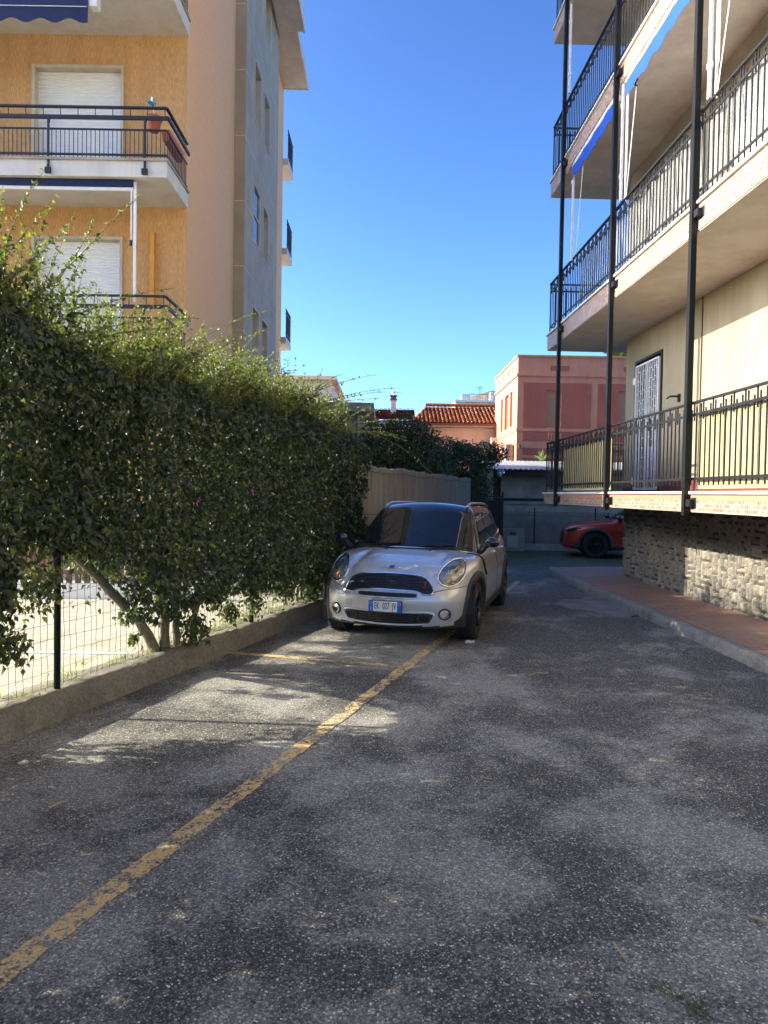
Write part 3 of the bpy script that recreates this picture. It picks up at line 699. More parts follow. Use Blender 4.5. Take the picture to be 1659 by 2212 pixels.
# ------------------------------------------------------------------ hedge
def zbot(y):
    return np.interp(y, [0, 3.7, 4.2, 4.45, 4.62, 5.35, 5.5, 5.75, 5.95, 6.35, 6.6, 7.2, 7.9, 8.6, 9.3, 11], [.2, .2, .35, .8, 1.12, 1.08, .95, .70, .42, .30, .48, .50, .42, .42, .30, .2])
def ztop(y):
    yy = np.asarray(y, float); return   .15*nz(np.stack([yy*1.9, yy*0], -1), 41)+.08*nz(np.stack([yy*6.3, yy*0], -1), 42)+np.interp(y, [0, 3, 4.2, 5, 6, 7.5, 9, 9.8, 10.4], [3.55, 3.45, 3.20, 2.82, 2.68, 2.78, 2.82, 2.82, 2.6])
hedge = empty('hedge', (KX(7)-.3, 7, .2), 0, 'tall dense bougainvillea hedge with dark leaves and sunlit shoots along the left kerb', 'hedge')
def hfront(y, z):                       # how far the front face stands out of the fence line, towards the road
    a = .20+.13*nz(np.stack([y*1.3, z*1.5], -1), 11)+.05*nz(np.stack([y*3.7, z*3.3], -1), 12)
    zb, zt = zbot(y), ztop(y); t = (z-zb)/(zt-zb)
    return a - .30*np.clip((.12-t)/.12, 0, 1) - .45*np.clip((t-.80)/.2, 0, 1)**1.5
def hedge_leaves():
    out = []
    def add(P, D, N, L, T): out.append(leaves(P, D, N, L, T))
    # front and back faces, inner fill
    for side, n in (('front', 72000), ('back', 36000), ('in', 18000)):
        y = rng.uniform(.4, 10.75, n*2); y = y[:n]
        zb, zt = zbot(y), ztop(y); t = rng.random(n); z = zb+(zt-zb)*t+.10*nz(np.stack([y*5, t*0], -1), 2)*(t < .12)
        dep = rng.exponential(.085, n)
        if side == 'front': off = hfront(y, z)-dep
        elif side == 'back': off = -.95+dep*1.5-.3*np.clip((.25-t)/.25, 0, 1)+.4*np.clip((t-.85)/.15, 0, 1)
        else: off = rng.uniform(-.8, .0, n)
        keep = nz(np.stack([y*2.6, z*2.9, off*2], -1), 21) < (.95 if side != 'back' else .9)
        keep &= (z > zbot(y)+.52*np.clip(.1-off, 0, 1)) | (y < 4.2) | (y > 9.4) | (rng.random(len(y)) < .012)
        y, z, off, t = y[keep], z[keep], off[keep], t[keep]; n = len(y)
        P = np.stack([FX(y)+off*.948, y-off*.318, z], -1)
        sgn = 1 if side == 'front' else -1 if side == 'back' else .3
        Nn = np.stack([np.full(n, .948*sgn), np.full(n, -.318*sgn), np.full(n, .55)], -1)+.75*rng.normal(size=(n, 3))
        D = np.stack([np.full(n, .35*sgn), np.full(n, -.12*sgn), np.full(n, -.75)], -1)+.62*rng.normal(size=(n, 3))
        L = rng.uniform(.036, .078, n); hi = np.clip((t-.90)/.10, 0, 1)
        T = np.clip(rng.beta(1.1, 10, n)+hi*rng.uniform(0, .5, n)+(rng.random(n) < .03)*.5, 0, 1)
        add(P, D, Nn, L, T)
    # the stretch beside and behind the viewer, larger leaves
    n = 26000; y = rng.uniform(-1.5, 3.9, n); z = .2+rng.random(n)*(3.5+.15*np.sin(y*3)-.2); off = rng.uniform(-.9, .12, n); n = len(y)
    add(np.stack([FX(y)+off*.948, y-off*.318, z], -1), rng.normal(size=(n, 3))+np.array([.2, 0, -.6]), rng.normal(size=(n, 3))+np.array([1.2, -.3, .4]), rng.uniform(.07, .12, n), np.clip(rng.beta(1.1, 10, n), 0, 1))
    # ragged top
    n = 15000; y = rng.uniform(.4, 10.75, n); off = rng.uniform(-.85, .05, n); h = rng.exponential(.10, n)*(1+.9*nz(np.stack([y*2.5, off*3], -1), 31))
    z = ztop(y)-.06+np.clip(h, -.1, .5); P = np.stack([FX(y)+off*.948, y-off*.318, z], -1)
    add(P, np.array([0, 0, .2])+.8*rng.normal(size=(n, 3)), np.array([0, 0, .8])+.8*rng.normal(size=(n, 3)), rng.uniform(.03, .055, n), np.clip(rng.uniform(.15, .75, n), 0, 1))
    # hanging sprays over the fence, lower left
    for (cy, cz, rad, m_) in ((4.15, .72, .22, 700), (4.02, .50, .18, 500), (4.5, .62, .12, 200), (4.75, 1.0, .16, 300), (4.3, 1.05, .25, 700), (5.62, .62, .07, 60), (5.7, .42, .05, 40), (6.5, .36, .13, 260), (6.85, .62, .12, 200), (7.6, .45, .13, 200), (8.3, .5, .14, 220), (5.9, .95, .16, 260), (7.1, .42, .1, 160), (9.0, .36, .12, 200)):
        P = rng.normal(size=(m_, 3))*[rad*.5, rad*.55, rad*.55]; P += [FX(cy)+.08, cy, cz]
        P[:, 2] = np.maximum(P[:, 2], .24)
        add(P, np.array([.2, 0, -.7])+.6*rng.normal(size=(m_, 3)), np.array([.8, -.3, .5])+.7*rng.normal(size=(m_, 3)), rng.uniform(.04, .07, m_), np.clip(rng.beta(1.3, 4, m_), 0, 1))
    return out
def join(parts):
    V = []; F = []; T = []; b = 0
    for v, f, t in parts: V.append(v); F.append(f+b); T.append(t); b += len(v)
    return np.concatenate(V), np.concatenate(F), np.concatenate(T)
# shoots: arching canes with small young leaves
shoot_mb = MB(); shoot_leaf = []
def shoot(p, d, L, r=.006, leaf=.04, dens=42, young=.6, sag=.5):
    p = np.array(p, float); d = np.array(d, float); d /= np.linalg.norm(d); n = max(5, int(L/.07)); pts = [p.copy()]
    for i in range(n):
        d = d+np.array([rng.normal()*.07, rng.normal()*.07, -sag*.07]); d /= np.linalg.norm(d); p = p+d*L/n; pts.append(p.copy())
    shoot_mb.tube(pts, [r*(1-.8*i/n) for i in range(n+1)], 4)
    m_ = int(L*dens); k = rng.uniform(.12, 1, m_)*n; i0 = np.minimum(k.astype(int), n-1); fr = (k-i0)[:, None]; A = np.array(pts)
    P = A[i0]*(1-fr)+A[i0+1]*fr; dd = A[np.minimum(i0+1, n)]-A[i0]; dd /= np.linalg.norm(dd, axis=1, keepdims=True)
    D = dd*.5+np.array([0, 0, -.25])+.75*rng.normal(size=(m_, 3)); tt = np.clip(young*(.5+.7*k/n)+rng.normal(size=m_)*.15, 0, 1)
    shoot_leaf.append(leaves(P, D, np.array([0, 0, .6])+.8*rng.normal(size=(m_, 3)), leaf*(1.1-.6*k/n)*rng.uniform(.7, 1.25, m_), tt, .6))
for i in range(850):
    y = rng.uniform(3.2, 10.3) if i % 3 else rng.uniform(5.4, 9.6); off = rng.uniform(-.7, .12); L = rng.uniform(.22, .68)*(1.15 if y < 7.5 else 1.)
    shoot((FX(y)+off*.95, y, float(ztop(y))-.15), (rng.normal()*.45+.15, rng.normal()*.45, 1), L, .004, .052, 46, rng.uniform(.45, .95), rng.uniform(.1, .9))
# the long canes that stand out in the picture
for (y, off, d, L, sag) in ((4.75, -.05, (.38, .25, 1), 1.02, .35), (4.6, -.1, (-.05, .2, 1), .55, .4), (4.85, 0, (.75, .3, .62), .72, .3), (5.0, .0, (.9, .35, .4), .85, .3), (5.2, -.1, (.25, .1, 1), .5, .4),
        (6.2, -.1, (.7, .3, 1), 1.0, .5), (6.3, 0, (.8, .2, .75), .8, .4), (6.75, 0, (.55, .1, 1), .75, .35), (7.2, -.1, (.7, .3, .8), .65, .4), (8.2, -.1, (.25, .1, 1), .7, .1), (8.5, 0, (.8, .2, .8), .95, .5), (8.6, .1, (.9, .2, .35), 1.0, .3),
        (8.9, .1, (1, .1, .45), .95, .6), (9.3, .1, (1, .1, .25), .85, .3), (9.5, .1, (1, .1, .3), .8, .5), (9.9, .1, (1, .1, .12), .75, .5), (9.2, 0, (1, 0, .5), .7, .7), (4.45, 0, (.1, .1, 1), .8, .3), (4.3, -.2, (-.3, .1, 1), .7, .4)):
    for q in range(2 if L > .8 else 1):
        shoot((FX(y)+off, y+q*.12, ztop(y)-.2), (d[0], d[1]+q*.15, d[2]), L+.25-q*.2, .0065, .05 if y < 6 else .042, 52, .5 if y < 5.4 else .85, sag)
shoot((FX(9.9)+.1, 9.9, 2.55), (1, .9, .22), 3.3, .006, .045, 16, .7, .42)
for z_ in (1.2, 1.9, 2.5): pass
V, F, T = join(hedge_leaves()); npmesh('foliage', V, F, M['leaf'], hedge, False, tint=T)
V, F, T = join(shoot_leaf); npmesh('young_leaves', V, F, M['leaf'], hedge, False, tint=T)
shoot_mb.build('shoots', M['stem'], hedge, False)
def trunk(pts, r0, r1):
    n = len(pts)*4; P = [Vector(p) for p in pts]; out = []
    for i in range(n+1):
        t = i/n*(len(P)-1); k = min(int(t), len(P)-2); q = P[k].lerp(P[k+1], t-k); out.append(q+Vector((random.uniform(-1, 1), random.uniform(-1, 1), 0))*.008)
    MB().tube(out, [r0+(r1-r0)*i/n for i in range(n+1)], 9).build('trunk', M['bark'], hedge, False, smooth=True)
tb = lambda y, o=.25: (KX(y)-.12-o, y)
trunk([(-2.03, 6.28, .15), (-2.13, 6.05, .5), (-2.42, 5.7, 1.0), (-2.6, 5.3, 1.35), (-2.7, 5.0, 1.9)], .05, .025)
trunk([(-1.98, 6.34, .15), (-2.02, 6.36, .7), (-2.12, 6.3, 1.5)], .045, .03)
trunk([(-1.92, 6.42, .15), (-1.93, 6.48, .6), (-1.9, 6.6, 1.3)], .038, .025)
trunk([(-2.0, 6.3, .15), (-1.95, 6.15, .55), (-2.05, 5.95, 1.2)], .035, .02)
trunk([(-1.82, 6.5, .15), (-1.78, 6.7, .6), (-1.8, 6.9, 1.4)], .03, .02)
for y in (8.9, 9.05, 9.2, 9.35): trunk([(FX(y)-.2, y, .15), (FX(y)-.2+random.uniform(-.05, .05), y+.05, .8), (FX(y)-.25, y+.1, 1.8)], .022, .015)
trunk([(-2.75, 4.3, .15), (-2.7, 4.4, .9), (-2.8, 4.7, 1.9)], .03, .02)
for y in np.arange(4.4, 10, .7): trunk([(FX(y)-.3, y, zbot(y)+.3), (FX(y)-.35+random.uniform(-.2, .2), y+.3, 1.6), (FX(y)-.3, y+.5, 2.7)], .02, .008)
for (y, z) in ((6.12, 1.55), (7.05, 1.66)):
    c = Vector((FX(y)+.33, y, z)); mb = MB()
    for k in range(3):
        a = k*2.1; b = len(mb.v); t = Vector((.3, math.cos(a), math.sin(a))); sd = Vector((.3, -math.sin(a), math.cos(a)))
        mb.v += [tuple(c), tuple(c+(t+sd*.7)*.020), tuple(c+t*.040), tuple(c+(t-sd*.7)*.020)]; mb.f.append((b, b+1, b+2, b+3)); mb.mi.append(0)
    mb.build('flower', M['petal'], hedge, False)
# weeds and straw on the left kerb
def tufts(name, pts, h, n, sp, tint=(.3, 1)):
    out = []
    for (x, y, z) in pts:
        P = np.array([x, y, z])+rng.normal(size=(n, 3))*[sp, sp, 0]; D = np.array([0, 0, 1.])+rng.normal(size=(n, 3))*.6; D[:, 2] = abs(D[:, 2])+.2
        out.append(leaves(P, D, rnd_unit(n), h*rng.uniform(.4, 1.2, n), rng.uniform(*tint, n), .12, .02, .3))
    V, F, T = join(out); return npmesh(name, V, F, M['grassblade'], tint=T, kind='stuff')
pts = [(KX(y)-rng.uniform(.13, .45), y, .19) for y in rng.uniform(4.2, 9.8, 110)]
props(tufts('kerb_weeds', pts, .06, 16, .03), 'thin yellow green weeds on top of the left kerb by the fence', 'weeds')
pts = [(rng.uniform(2.7, 9), rng.uniform(17.2, 20.3), 0) for _ in range(700)]+[(rng.normal(3.5, .35), rng.normal(19.2, .5), 0) for _ in range(420)]
pts = [p for p in pts if nz([p[0]*1.2, p[1]*1.2], 6) > -.1]
props(tufts('grass', pts, .05, 14, .06, (.15, .8)), 'low patchy grass on the far yard before the chain link fence', 'grass')
props(tufts('weed_tuft', [(1.0, 2.25, 0), (.96, 2.28, 0), (1.03, 2.2, 0)], .022, 90, .022, (.0, .3)), 'flat mossy weed tuft on the asphalt, bottom right corner', 'weed')

# ------------------------------------------------------------------ reed fence and trees behind it
reed = empty('reed_fence', (KX(13)-.12, 13, .15), 0, 'brown dried reed screen fence behind the silver car', 'fence')
n = 900; V = []; F = []
ys = np.linspace(9.6, 19.1, n)
for i, y in enumerate(ys):
    x = KX(y)-.12; top = 2.09+.02*nz([y*1.3, 0.], 3)+rng.uniform(-.02, .02); o = rng.uniform(0, .02)
    for (dy, dd) in ((0, 0), (.010, 0), (.010, -.012), (0, -.012)): V += [(x+o+dd, y+dy*1., .18), (x+o+dd, y+dy, top)]
    b = i*8; F += [(b, b+2, b+3, b+1), (b+4, b+6, b+7, b+5), (b+2, b+4, b+5, b+3), (b+6, b, b+1, b+7), (b+1, b+3, b+5, b+7)]
npmesh('reed_screen', V, F, M['reed'], reed, False)
mb = MB()
for z in (2.0, 1.3, .6): mb.tube([(KX(y)-.09, y, z+.01*math.sin(y*3)) for y in np.linspace(9.6, 19.1, 40)], .004, 4)
mb.build('binding_wire', M['darkwood'], reed, False)
for y in np.linspace(10.2, 19.1, 8): MB().bar((KX(y)-.17, y, .1), (KX(y)-.17, y, 2.0), .04).build('fence_post', M['darkwood'], reed, False)

def tree(name, base, blobs, n, L, m, label, cat, group=None, tr=.06, tint=.12):
    t = empty(name, base, 0, label, cat, group); out = []; tb_ = MB()
    tot = sum(b[3]**2 for b in blobs)
    for (cx, cy, cz, r) in blobs:
        k = int(n*r*r/tot); d_ = rnd_unit(k); rr = r*np.clip(1-rng.exponential(.16, k), .1, 1)*(1+.28*nz(d_*2.4+[cx, cy, cz], 5)+.12*nz(d_*7, 8))
        P = d_*rr[:, None]*[1, 1, .85]+[cx, cy, cz]; keep = nz(P*3.1, 14) < .75; P, d_ = P[keep], d_[keep]; k = len(P)
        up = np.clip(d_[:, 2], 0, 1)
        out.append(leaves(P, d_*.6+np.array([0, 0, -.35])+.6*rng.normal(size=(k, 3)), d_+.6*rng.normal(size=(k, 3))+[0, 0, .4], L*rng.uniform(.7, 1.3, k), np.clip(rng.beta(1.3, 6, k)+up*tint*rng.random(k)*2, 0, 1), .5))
        p0 = Vector((0, 0, 0)); p1 = Vector((cx*.25, cy*.25, cz*.5)); p2 = Vector((cx, cy, cz))
        tb_.tube([p0, p1, p1.lerp(p2, .5)+Vector((.05, .03, .0)), p2, p2+Vector((0, 0, r*.6))], [tr, tr*.7, tr*.5, tr*.3, tr*.1], 7)
    V, F, T = join(out); npmesh('crown', V, F, m, t, True, tint=T); tb_.build('trunk', M['bark'], t, smooth=True)
    return t
tree('lemon_tree', (.05, 17.3, .17), [(0, 0, 2.35, .75), (.75, .2, 2.45, .75), (1.2, .4, 2.05, .55), (-.75, 0, 2.35, .6), (.35, .2, 3.15, .45), (-.3, .5, 2.95, .42), (.85, .2, 2.9, .4), (.3, -.2, 1.9, .5)], 15000, .085, M['lemon'], 'dark leafy lemon tree above the reed fence, nearest the hedge', 'tree', 'lemon trees behind the reed fence')
tree('lemon_tree', (1.62, 20.9, .17), [(0, 0, 2.2, .7), (.8, .2, 2.45, .7), (1.35, .2, 2.65, .5), (1.0, -.1, 1.75, .6), (.2, -.1, 2.75, .5), (-.5, 0, 2.5, .6), (1.15, -.2, 1.2, .4), (1.75, .0, 2.75, .32), (.7, 0, 2.85, .3)], 14000, .085, M['lemon'], 'dark leafy lemon tree reaching over the gate beside the globe lamp', 'tree', 'lemon trees behind the reed fence')

# ------------------------------------------------------------------ end of the yard: gate, lamp, box, chain link, shed
gt = empty('yard_gate', (2.5, 19.6, 0), 0, 'dark metal gate between the reed fence and the globe lamp', 'gate')
mb = MB(); mb.box(0, .05, 0, .05, 0, 1.75); mb.box(.82, .87, 0, .05, 0, 1.75)
for z in (.1, 1.6, 1.05): mb.box(.05, .82, .01, .04, z, z+.04)
mb.build('gate_frame', M['black'], gt)
mb = MB(); [mb.box(.07+i*.05, .085+i*.05, .02, .035, .12, 1.72) for i in range(15)]; mb.box(.05, .82, .045, .055, .12, 1.5); mb.build('gate_bars', M['black'], gt)
lp = empty('globe_lamp', (3.38, 20.3, 0), 0, 'black lamp post with a clear glass globe before the shed', 'street lamp')
mb = MB().lathe([(.07, 0), (.07, .04), (.045, .08), (.045, .7), (.036, .74), (.036, 2.08), (.06, 2.10), (.06, 2.17), (.0, 2.17)], lambda a, b, h: (a, b, h), 14); mb.build('pole', M['post'], lp, smooth=False)
def sphere(r, c, n=20, k=12):
    return MB().lathe([(max(1e-4, r*math.sin(math.pi*i/k)), -r*math.cos(math.pi*i/k)) for i in range(k+1)], lambda a, b, h: (c[0]+a, c[1]+b, c[2]+h), n)
sphere(.135, (0, 0, 2.30)).build('globe', M['lens'], lp, smooth=True)
sphere(.032, (0, 0, 2.30)).build('bulb', M['white'], lp, smooth=True); MB().tube([(0, 0, 2.16), (0, 0, 2.27)], .022, 8).build('socket', M['white'], lp)
ub = empty('meter_box', (3.82, 20.75, 0), 0, 'squat concrete meter box with a grey metal door beside the lamp post', 'meter box')
MB().box(-.36, .36, -.15, .15, 0, .66).build('housing', M['concrete'], ub)
MB().box(-.14, .18, -.165, -.151, .12, .45).build('door', M['aluminium'], ub); MB().box(-.06, .10, -.158, -.151, .49, .56).build('vent', M['concrete_dark'], ub)
cl = empty('chain_link_fence', (6, 21.1, 0), 0, 'chain link fence on a low concrete footing behind the orange red car', 'fence')
MB().box(-2.7, 6, -.06, .06, 0, .19).build('footing', M['concrete'], cl)
mb = MB(); p_ = .075
def clipd(x0, z0, x1, z1): mb.bar((x0, 0, z0), (x1, 0, z1), .010)
for i in range(-16, 122):
    x = -2.7+i*p_; H_ = .98
    a = max(0, -2.7-x); b = min(H_, 6-x)
    if b > a: clipd(x+a, .2+a, x+b, .2+b)
    x2 = x+H_; a = max(0, x2-6); b = min(H_, x2+2.7)
    if b > a: clipd(x2-a, .2+a, x2-b, .2+b)
mb.bar((-2.7, 0, 1.05), (6, 0, 1.05), .007); mb.build('wire_mesh', M['galv'], cl)
for x in (-1.43, .42, 2.3, 4.2): MB().bar((x, -.02, 0), (x, -.02, 1.3), .035, .03).build('fence_post', M['black'], cl)
sh = empty('shed', (6.5, 22.5, 0), 0, 'low concrete garage with corrugated sheet roof under the pink house', 'shed')
mb = MB().box(-3.1, 8, 0, .2, 0, 1.42); mb.box(-3.1, 8, -.05, .0, 1.38, 1.44); mb.box(-2.6, 8, .6, .7, 1.42, 2.5); mb.build('wall', M['concrete'], sh)
MB().box(-3.15, 8, -.06, .02, 2.32, 2.46).build('fascia_beam', M['darkwood'], sh)
MB().tube([(-2.9, -.04, 1.53), (4, -.04, 1.53)], .045, 8).build('pipe', M['black'], sh)
nx = 330; V = []; F = []
for i in range(nx+1):
    x = -3.2+11.2*i/nx; zc = .018*math.sin(i*2*math.pi/5)
    for (y, z) in ((-.2, 2.50), (5.5, 3.05)): V.append((x, y, z+zc))
for i in range(nx): F.append((2*i, 2*i+1, 2*i+3, 2*i+2))
npmesh('corrugated_roof', V, F, M['zinc'], sh)
MB().box(-3.15, -3.0, -.1, .1, 0, 2.5).build('corner_pillar', M['concrete'], sh)
mb = MB(); mb.v = [(-3.1, 5.5, 0), (8, 5.5, 0), (8, 5.5, 3.0), (-3.1, 5.5, 3.0)]; mb.f = [(0, 1, 2, 3)]; mb.mi = [0]; mb.build('back_wall', M['concrete_dark'], sh)
ag = empty('agave', (6.0, 26.5, 3.0), 0, 'spiky pale agave against the pink house seen over the shed roof', 'plant')
out = []; n = 26; D = rnd_unit(n); D[:, 2] = abs(D[:, 2])+.25; V, F, T = leaves(np.zeros((n, 3)), D, rnd_unit(n)+[0, 0, .5], rng.uniform(.35, .6, n), rng.uniform(.4, 1, n), .12, .03, .1); npmesh('spikes', V, F, M['grassblade'], ag, tint=T)

# ------------------------------------------------------------------ pink house
ph = empty('pink_house', (5.66, 30, 0), 0, 'salmon pink flat roofed house with darker rose panels and tan blinds', 'house')
fp = lambda a, z, t: (a, 30+t, z); PX = 5.66
pw = [(6.92, 7.55, 4.6, 6.2), (10.0, 10.63, 4.6, 6.2), (13.1, 13.73, 4.6, 6.2)]
mb = MB(); wallsheet(mb, fp, PX, 17, 0, 7.62, pw, .12)
sw = [(31.2, 31.75, 4.75, 6.33), (32.1, 33.15, 4.75, 6.33), (33.7, 34.2, 4.75, 6.33)]
fsd = lambda a, z, t: (PX+t, a, z)
wallsheet(mb, fsd, 30, 36, 0, 7.62, sw, .12); b = len(mb.v); mb.v += [(17, 30, 0), (17, 36, 0), (17, 36, 7.6), (17, 30, 7.6)]; mb.f.append((b, b+1, b+2, b+3)); mb.mi.append(0)
mb.build('wall', M['pink'], ph, False)
mb = MB()
for (a0, a1) in ((5.92, 8.83), (9.11, 12.0), (12.3, 15.2)):
    w_ = [o for o in pw if a0 < o[0] < a1][0]
    for (x0, x1, z0, z1) in ((a0, w_[0], 4.58, 6.52), (w_[1], a1, 4.58, 6.52), (w_[0], w_[1], 6.2, 6.52)): mb.box(x0, x1, 29.985, 30.0, z0, z1)
    mb.build('wall_panel', M['pinkdark'], ph, False); mb = MB()
    for z0, z1 in ((4.02, 4.42), (3.42, 3.72), (2.4, 3.3)): MB().box(a0, a1, 29.985, 30, z0, z1).build('wall_panel', M['pinkdark'], ph, False)
for a0 in (7.06, 10.2): MB().box(a0, a0+.8, 29.985, 30, 7.04, 7.25).build('wall_panel', M['pinkdark'], ph, False)
for a in (31.0, 32.0, 33.4, 34.6): MB().box(PX-.012, PX, a, a+.5, 7.15, 7.42).build('wall_panel', M['pinkdark'], ph, False)
mb = MB().box(PX-.06, 17, 29.94, 30, 6.80, 6.90); mb.box(PX-.06, PX, 30, 36, 6.8, 6.9); mb.box(PX-.03, 17, 29.97, 30.0, 4.44, 4.56); mb.box(PX-.03, PX, 30, 36, 4.44, 4.56)
mb.box(PX-.05, 17, 29.95, 36.05, 7.62, 7.70); mb.build('cornice', M['pink'], ph, False)
for (a0, a1, z0, z1) in pw:
    f_ = slats(MB(), fp, a0, a1, z0, z1, 30, .08).build('window', M['shutter_brown'], ph, False)
for (a0, a1, z0, z1) in sw: MB().box(PX+.1, PX+.12, a0, a1, z0, z1).build('window', M['pinkdark'], ph, False)
mb = MB()
for a0 in (7.0, 10.1):
    for i in range(5): mb.box(a0+i*.13, a0+i*.13+.06, 29.975, 29.986, 4.08, 4.38)
mb.build('balustrade_slots', M['pink'], ph, False)
MB().box(5.75, 5.83, 29.88, 30, 3.68, 3.84).build('wall_lamp', M['brown'], ph, False)
MB().box(5.3, 5.6, 30.5, 30.9, 0, 3.9).build('side_pillar', M['villa'], ph, False)

# ------------------------------------------------------------------ tiled house, villa, far terrace block, palm
th = empty('tiled_house', (3, 36, 0), 0, 'low house with a red clay tiled roof and a pale wall behind the lemon trees', 'house')
MB().box(-1.2, 8, 36, 43, 0, 5.1).box(-1.6, 1.5, 37.4, 42.9, 5.11, 5.58).build('wall', M['pale'], th, False)
MB().box(-1.5, 8.3, 35.6, 43.4, 5.12, 5.26).build('cornice', M['slab'], th, False)
def tiles(x0, x1, y0, z0, y1, z1, hip=0):
    V = []; F = []; T = []; nx_, ny_ = int((x1-x0)/.21), 11
    for j in range(ny_):
        ya, yb = y0+(y1-y0)*j/ny_, y0+(y1-y0)*(j+1.12)/ny_; za, zb = z0+(z1-z0)*j/ny_+.07, z0+(z1-z0)*(j+1.12)/ny_+.01
        for i in range(nx_):
            x = x0+(i+.5)*.21
            if x < x0+hip*(j/ny_): continue
            b = len(V); q = 6; jr = random.uniform(-.012, .012); tt = random.random()
            for k in range(q+1):
                a = math.pi*k/q
                V += [(x-.08*math.cos(a), ya+jr, za+.065*math.sin(a)+jr), (x-.068*math.cos(a), yb, zb+.05*math.sin(a))]; T += [tt, tt]
            for k in range(q): F.append((b+2*k, b+2*k+2, b+2*k+3, b+2*k+1))
            b = len(V); V += [(x+.075, ya, za-.04), (x+.135, ya, za-.04), (x+.135, yb, zb-.02), (x+.075, yb, zb-.02)]; T += [0]*4; F.append((b, b+1, b+2, b+3))
    return V, F, T
def tilemat():
    s = NT('clay_tiles'); at = s.n('Attribute', attribute_name='tint')
    s.color(s.mix(s.ramp(s.noise(8, 4), [(.4, 0.), (.7, .5)]), s.ramp(at.outputs['Fac'], [(0, (.25, .075, .04)), (.5, (.45, .15, .07)), (1, (.62, .27, .15))]), (.30, .16, .10))); s.b.inputs['Roughness'].default_value = 1.; s.b.inputs['Specular IOR Level'].default_value = .1; return s.m
TM = tilemat()
mb = MB(); mb.v = [(1.2, 35.5, 5.27), (8.2, 35.5, 5.27), (8.2, 38.4, 6.45), (2.2, 38.4, 6.45), (-1.6, 37.2, 5.6), (1.6, 37.2, 5.6), (1.6, 38.9, 6.34), (-1.6, 38.9, 6.34), (8.2, 43, 5.3), (1.2, 43, 5.3)]; mb.f = [(0, 1, 2, 3), (4, 5, 6, 7), (3, 2, 8, 9), (0, 3, 9)]; mb.mi = [0]*4; mb.build('roof_boards', TM, th, False)
V, F, T = tiles(1.2, 8.2, 35.5, 5.26, 38.4, 6.45, 1.0); npmesh('roof', V, F, TM, th, False, tint=T)
mb = MB(); [mb.tube([(x, 38.4, 6.56), (x+.34, 38.4, 6.58)], [.10, .085], 8) for x in np.arange(2.2, 8.2, .32)]; mb.build('ridge_tiles', TM, th, False)
V, F, T = tiles(-1.6, 1.6, 37.2, 5.6, 38.9, 6.35); npmesh('lower_roof', V, F, TM, th, False, tint=T)
MB().bar((1.0, 35.45, 5.22), (8.3, 35.45, 5.22), .1, .08).build('gutter', M['brown'], th, False)
ch = MB().box(.28, .56, 38, 38.28, 5.6, 6.75).build('chimney', M['slab'], th, False)
mb = MB().box(.22, .62, 37.94, 38.34, 6.75, 6.82).box(.27, .57, 38.0, 38.28, 6.86, 6.93).box(.22, .62, 37.94, 38.34, 6.97, 7.02).box(.3, .54, 38.02, 38.26, 6.82, 6.97); mb.build('chimney_cowl', M['concrete_dark'], ch, False)
MB().tube([(.42, 38.14, 7.02), (.42, 38.14, 7.13)], .05, 10).tube([(.42, 38.14, 7.13), (.42, 38.14, 7.26)], .11, 10).build('chimney_cap', M['aluminium'], ch, False)
MB().box(5.35, 5.9, 35.0, 36, 0, 4.55).build('side_parapet', M['pale'], th, False)

vl = empty('villa', (-1.5, 24, 0), 0, 'pale grey villa with a thick overhanging flat roof just behind the hedge end', 'house')
MB().box(-6, -.93, 24, 30, 0, 4.4).build('wall', M['villa'], vl, False)
MB().box(-6, -.62, 24.8, 30, 0, 4.2).build('rear_wall', M['pale'], vl, False)
mb = MB().box(-6.6, -.40, 23.5, 30.4, 4.40, 4.70); mb.build('roof_slab', M['villa'], vl, False)
mb = MB(); mb.v = [(-6.2, 23.7, 4.71), (-.6, 23.7, 4.71), (-.6, 30, 4.71), (-6.2, 30, 4.71), (-3, 26, 5.2), (-1.0, 26, 5.05)]; mb.f = [(0, 1, 5, 4), (1, 2, 5), (2, 3, 4, 5), (3, 0, 4)]; mb.mi = [0]*4; mb.build('roof_cap', M['concrete'], vl, False)
MB().tube([(-1.0, 23.93, 0), (-1.0, 23.93, 4.4)], .045, 8).build('downpipe', M['concrete_dark'], vl, False)
MB().box(-.62, -.60, 25.1, 25.3, 3.9, 4.1).build('vent', M['brown'], vl, False)
w2 = empty('white_house', (-3.2, 34, 0), 0, 'white flat roofed house peeping over the hedge beyond the orange block', 'house')
MB().box(-9, -2.6, 33, 40, 0, 6.95).build('wall', M['slab'], w2, False); MB().box(-9.3, -2.35, 32.7, 40, 6.95, 7.12).build('roof', M['pale'], w2, False)
for x in (-4.0, -6): MB().box(x, x+.8, 32.97, 33, 4.9, 6.3).build('window', M['pane'], w2, False)

tb2 = empty('terrace_block', (10, 70, 0), 0, 'distant pale block with a railed roof terrace above the red tiled roof', 'building')
MB().box(7.0, 15, 70, 80, 0, 10.95).build('wall', M['pale'], tb2, False); mb = MB().box(6.9, 15, 69.7, 80, 10.95, 11.15); mb.box(7.6, 8.4, 69.9, 70.6, 11.15, 11.75); mb.build('cornice', M['slab'], tb2, False)
mb = MB(); [mb.bar((x, 69.9, 11.15), (x, 69.9, 11.75), .03) for x in np.arange(8.4, 12, .16)]; mb.bar((8.4, 69.9, 11.76), (12, 69.9, 11.76), .05); mb.build('railing', M['brown'], tb2, False)
mb = MB(); mb.v = [(8.6, 73, 11.2), (12, 73, 11.2), (12, 73, 12.5), (10.9, 73, 12.45), (8.6, 73, 11.75), (8.4, 72.5, 11.72), (10.9, 72.5, 12.5), (12, 72.5, 12.55)]; mb.f = [(0, 1, 2, 3, 4), (4, 3, 6, 5), (3, 2, 7, 6)]; mb.mi = [0]*3; mb.build('penthouse', M['pale'], tb2, False)
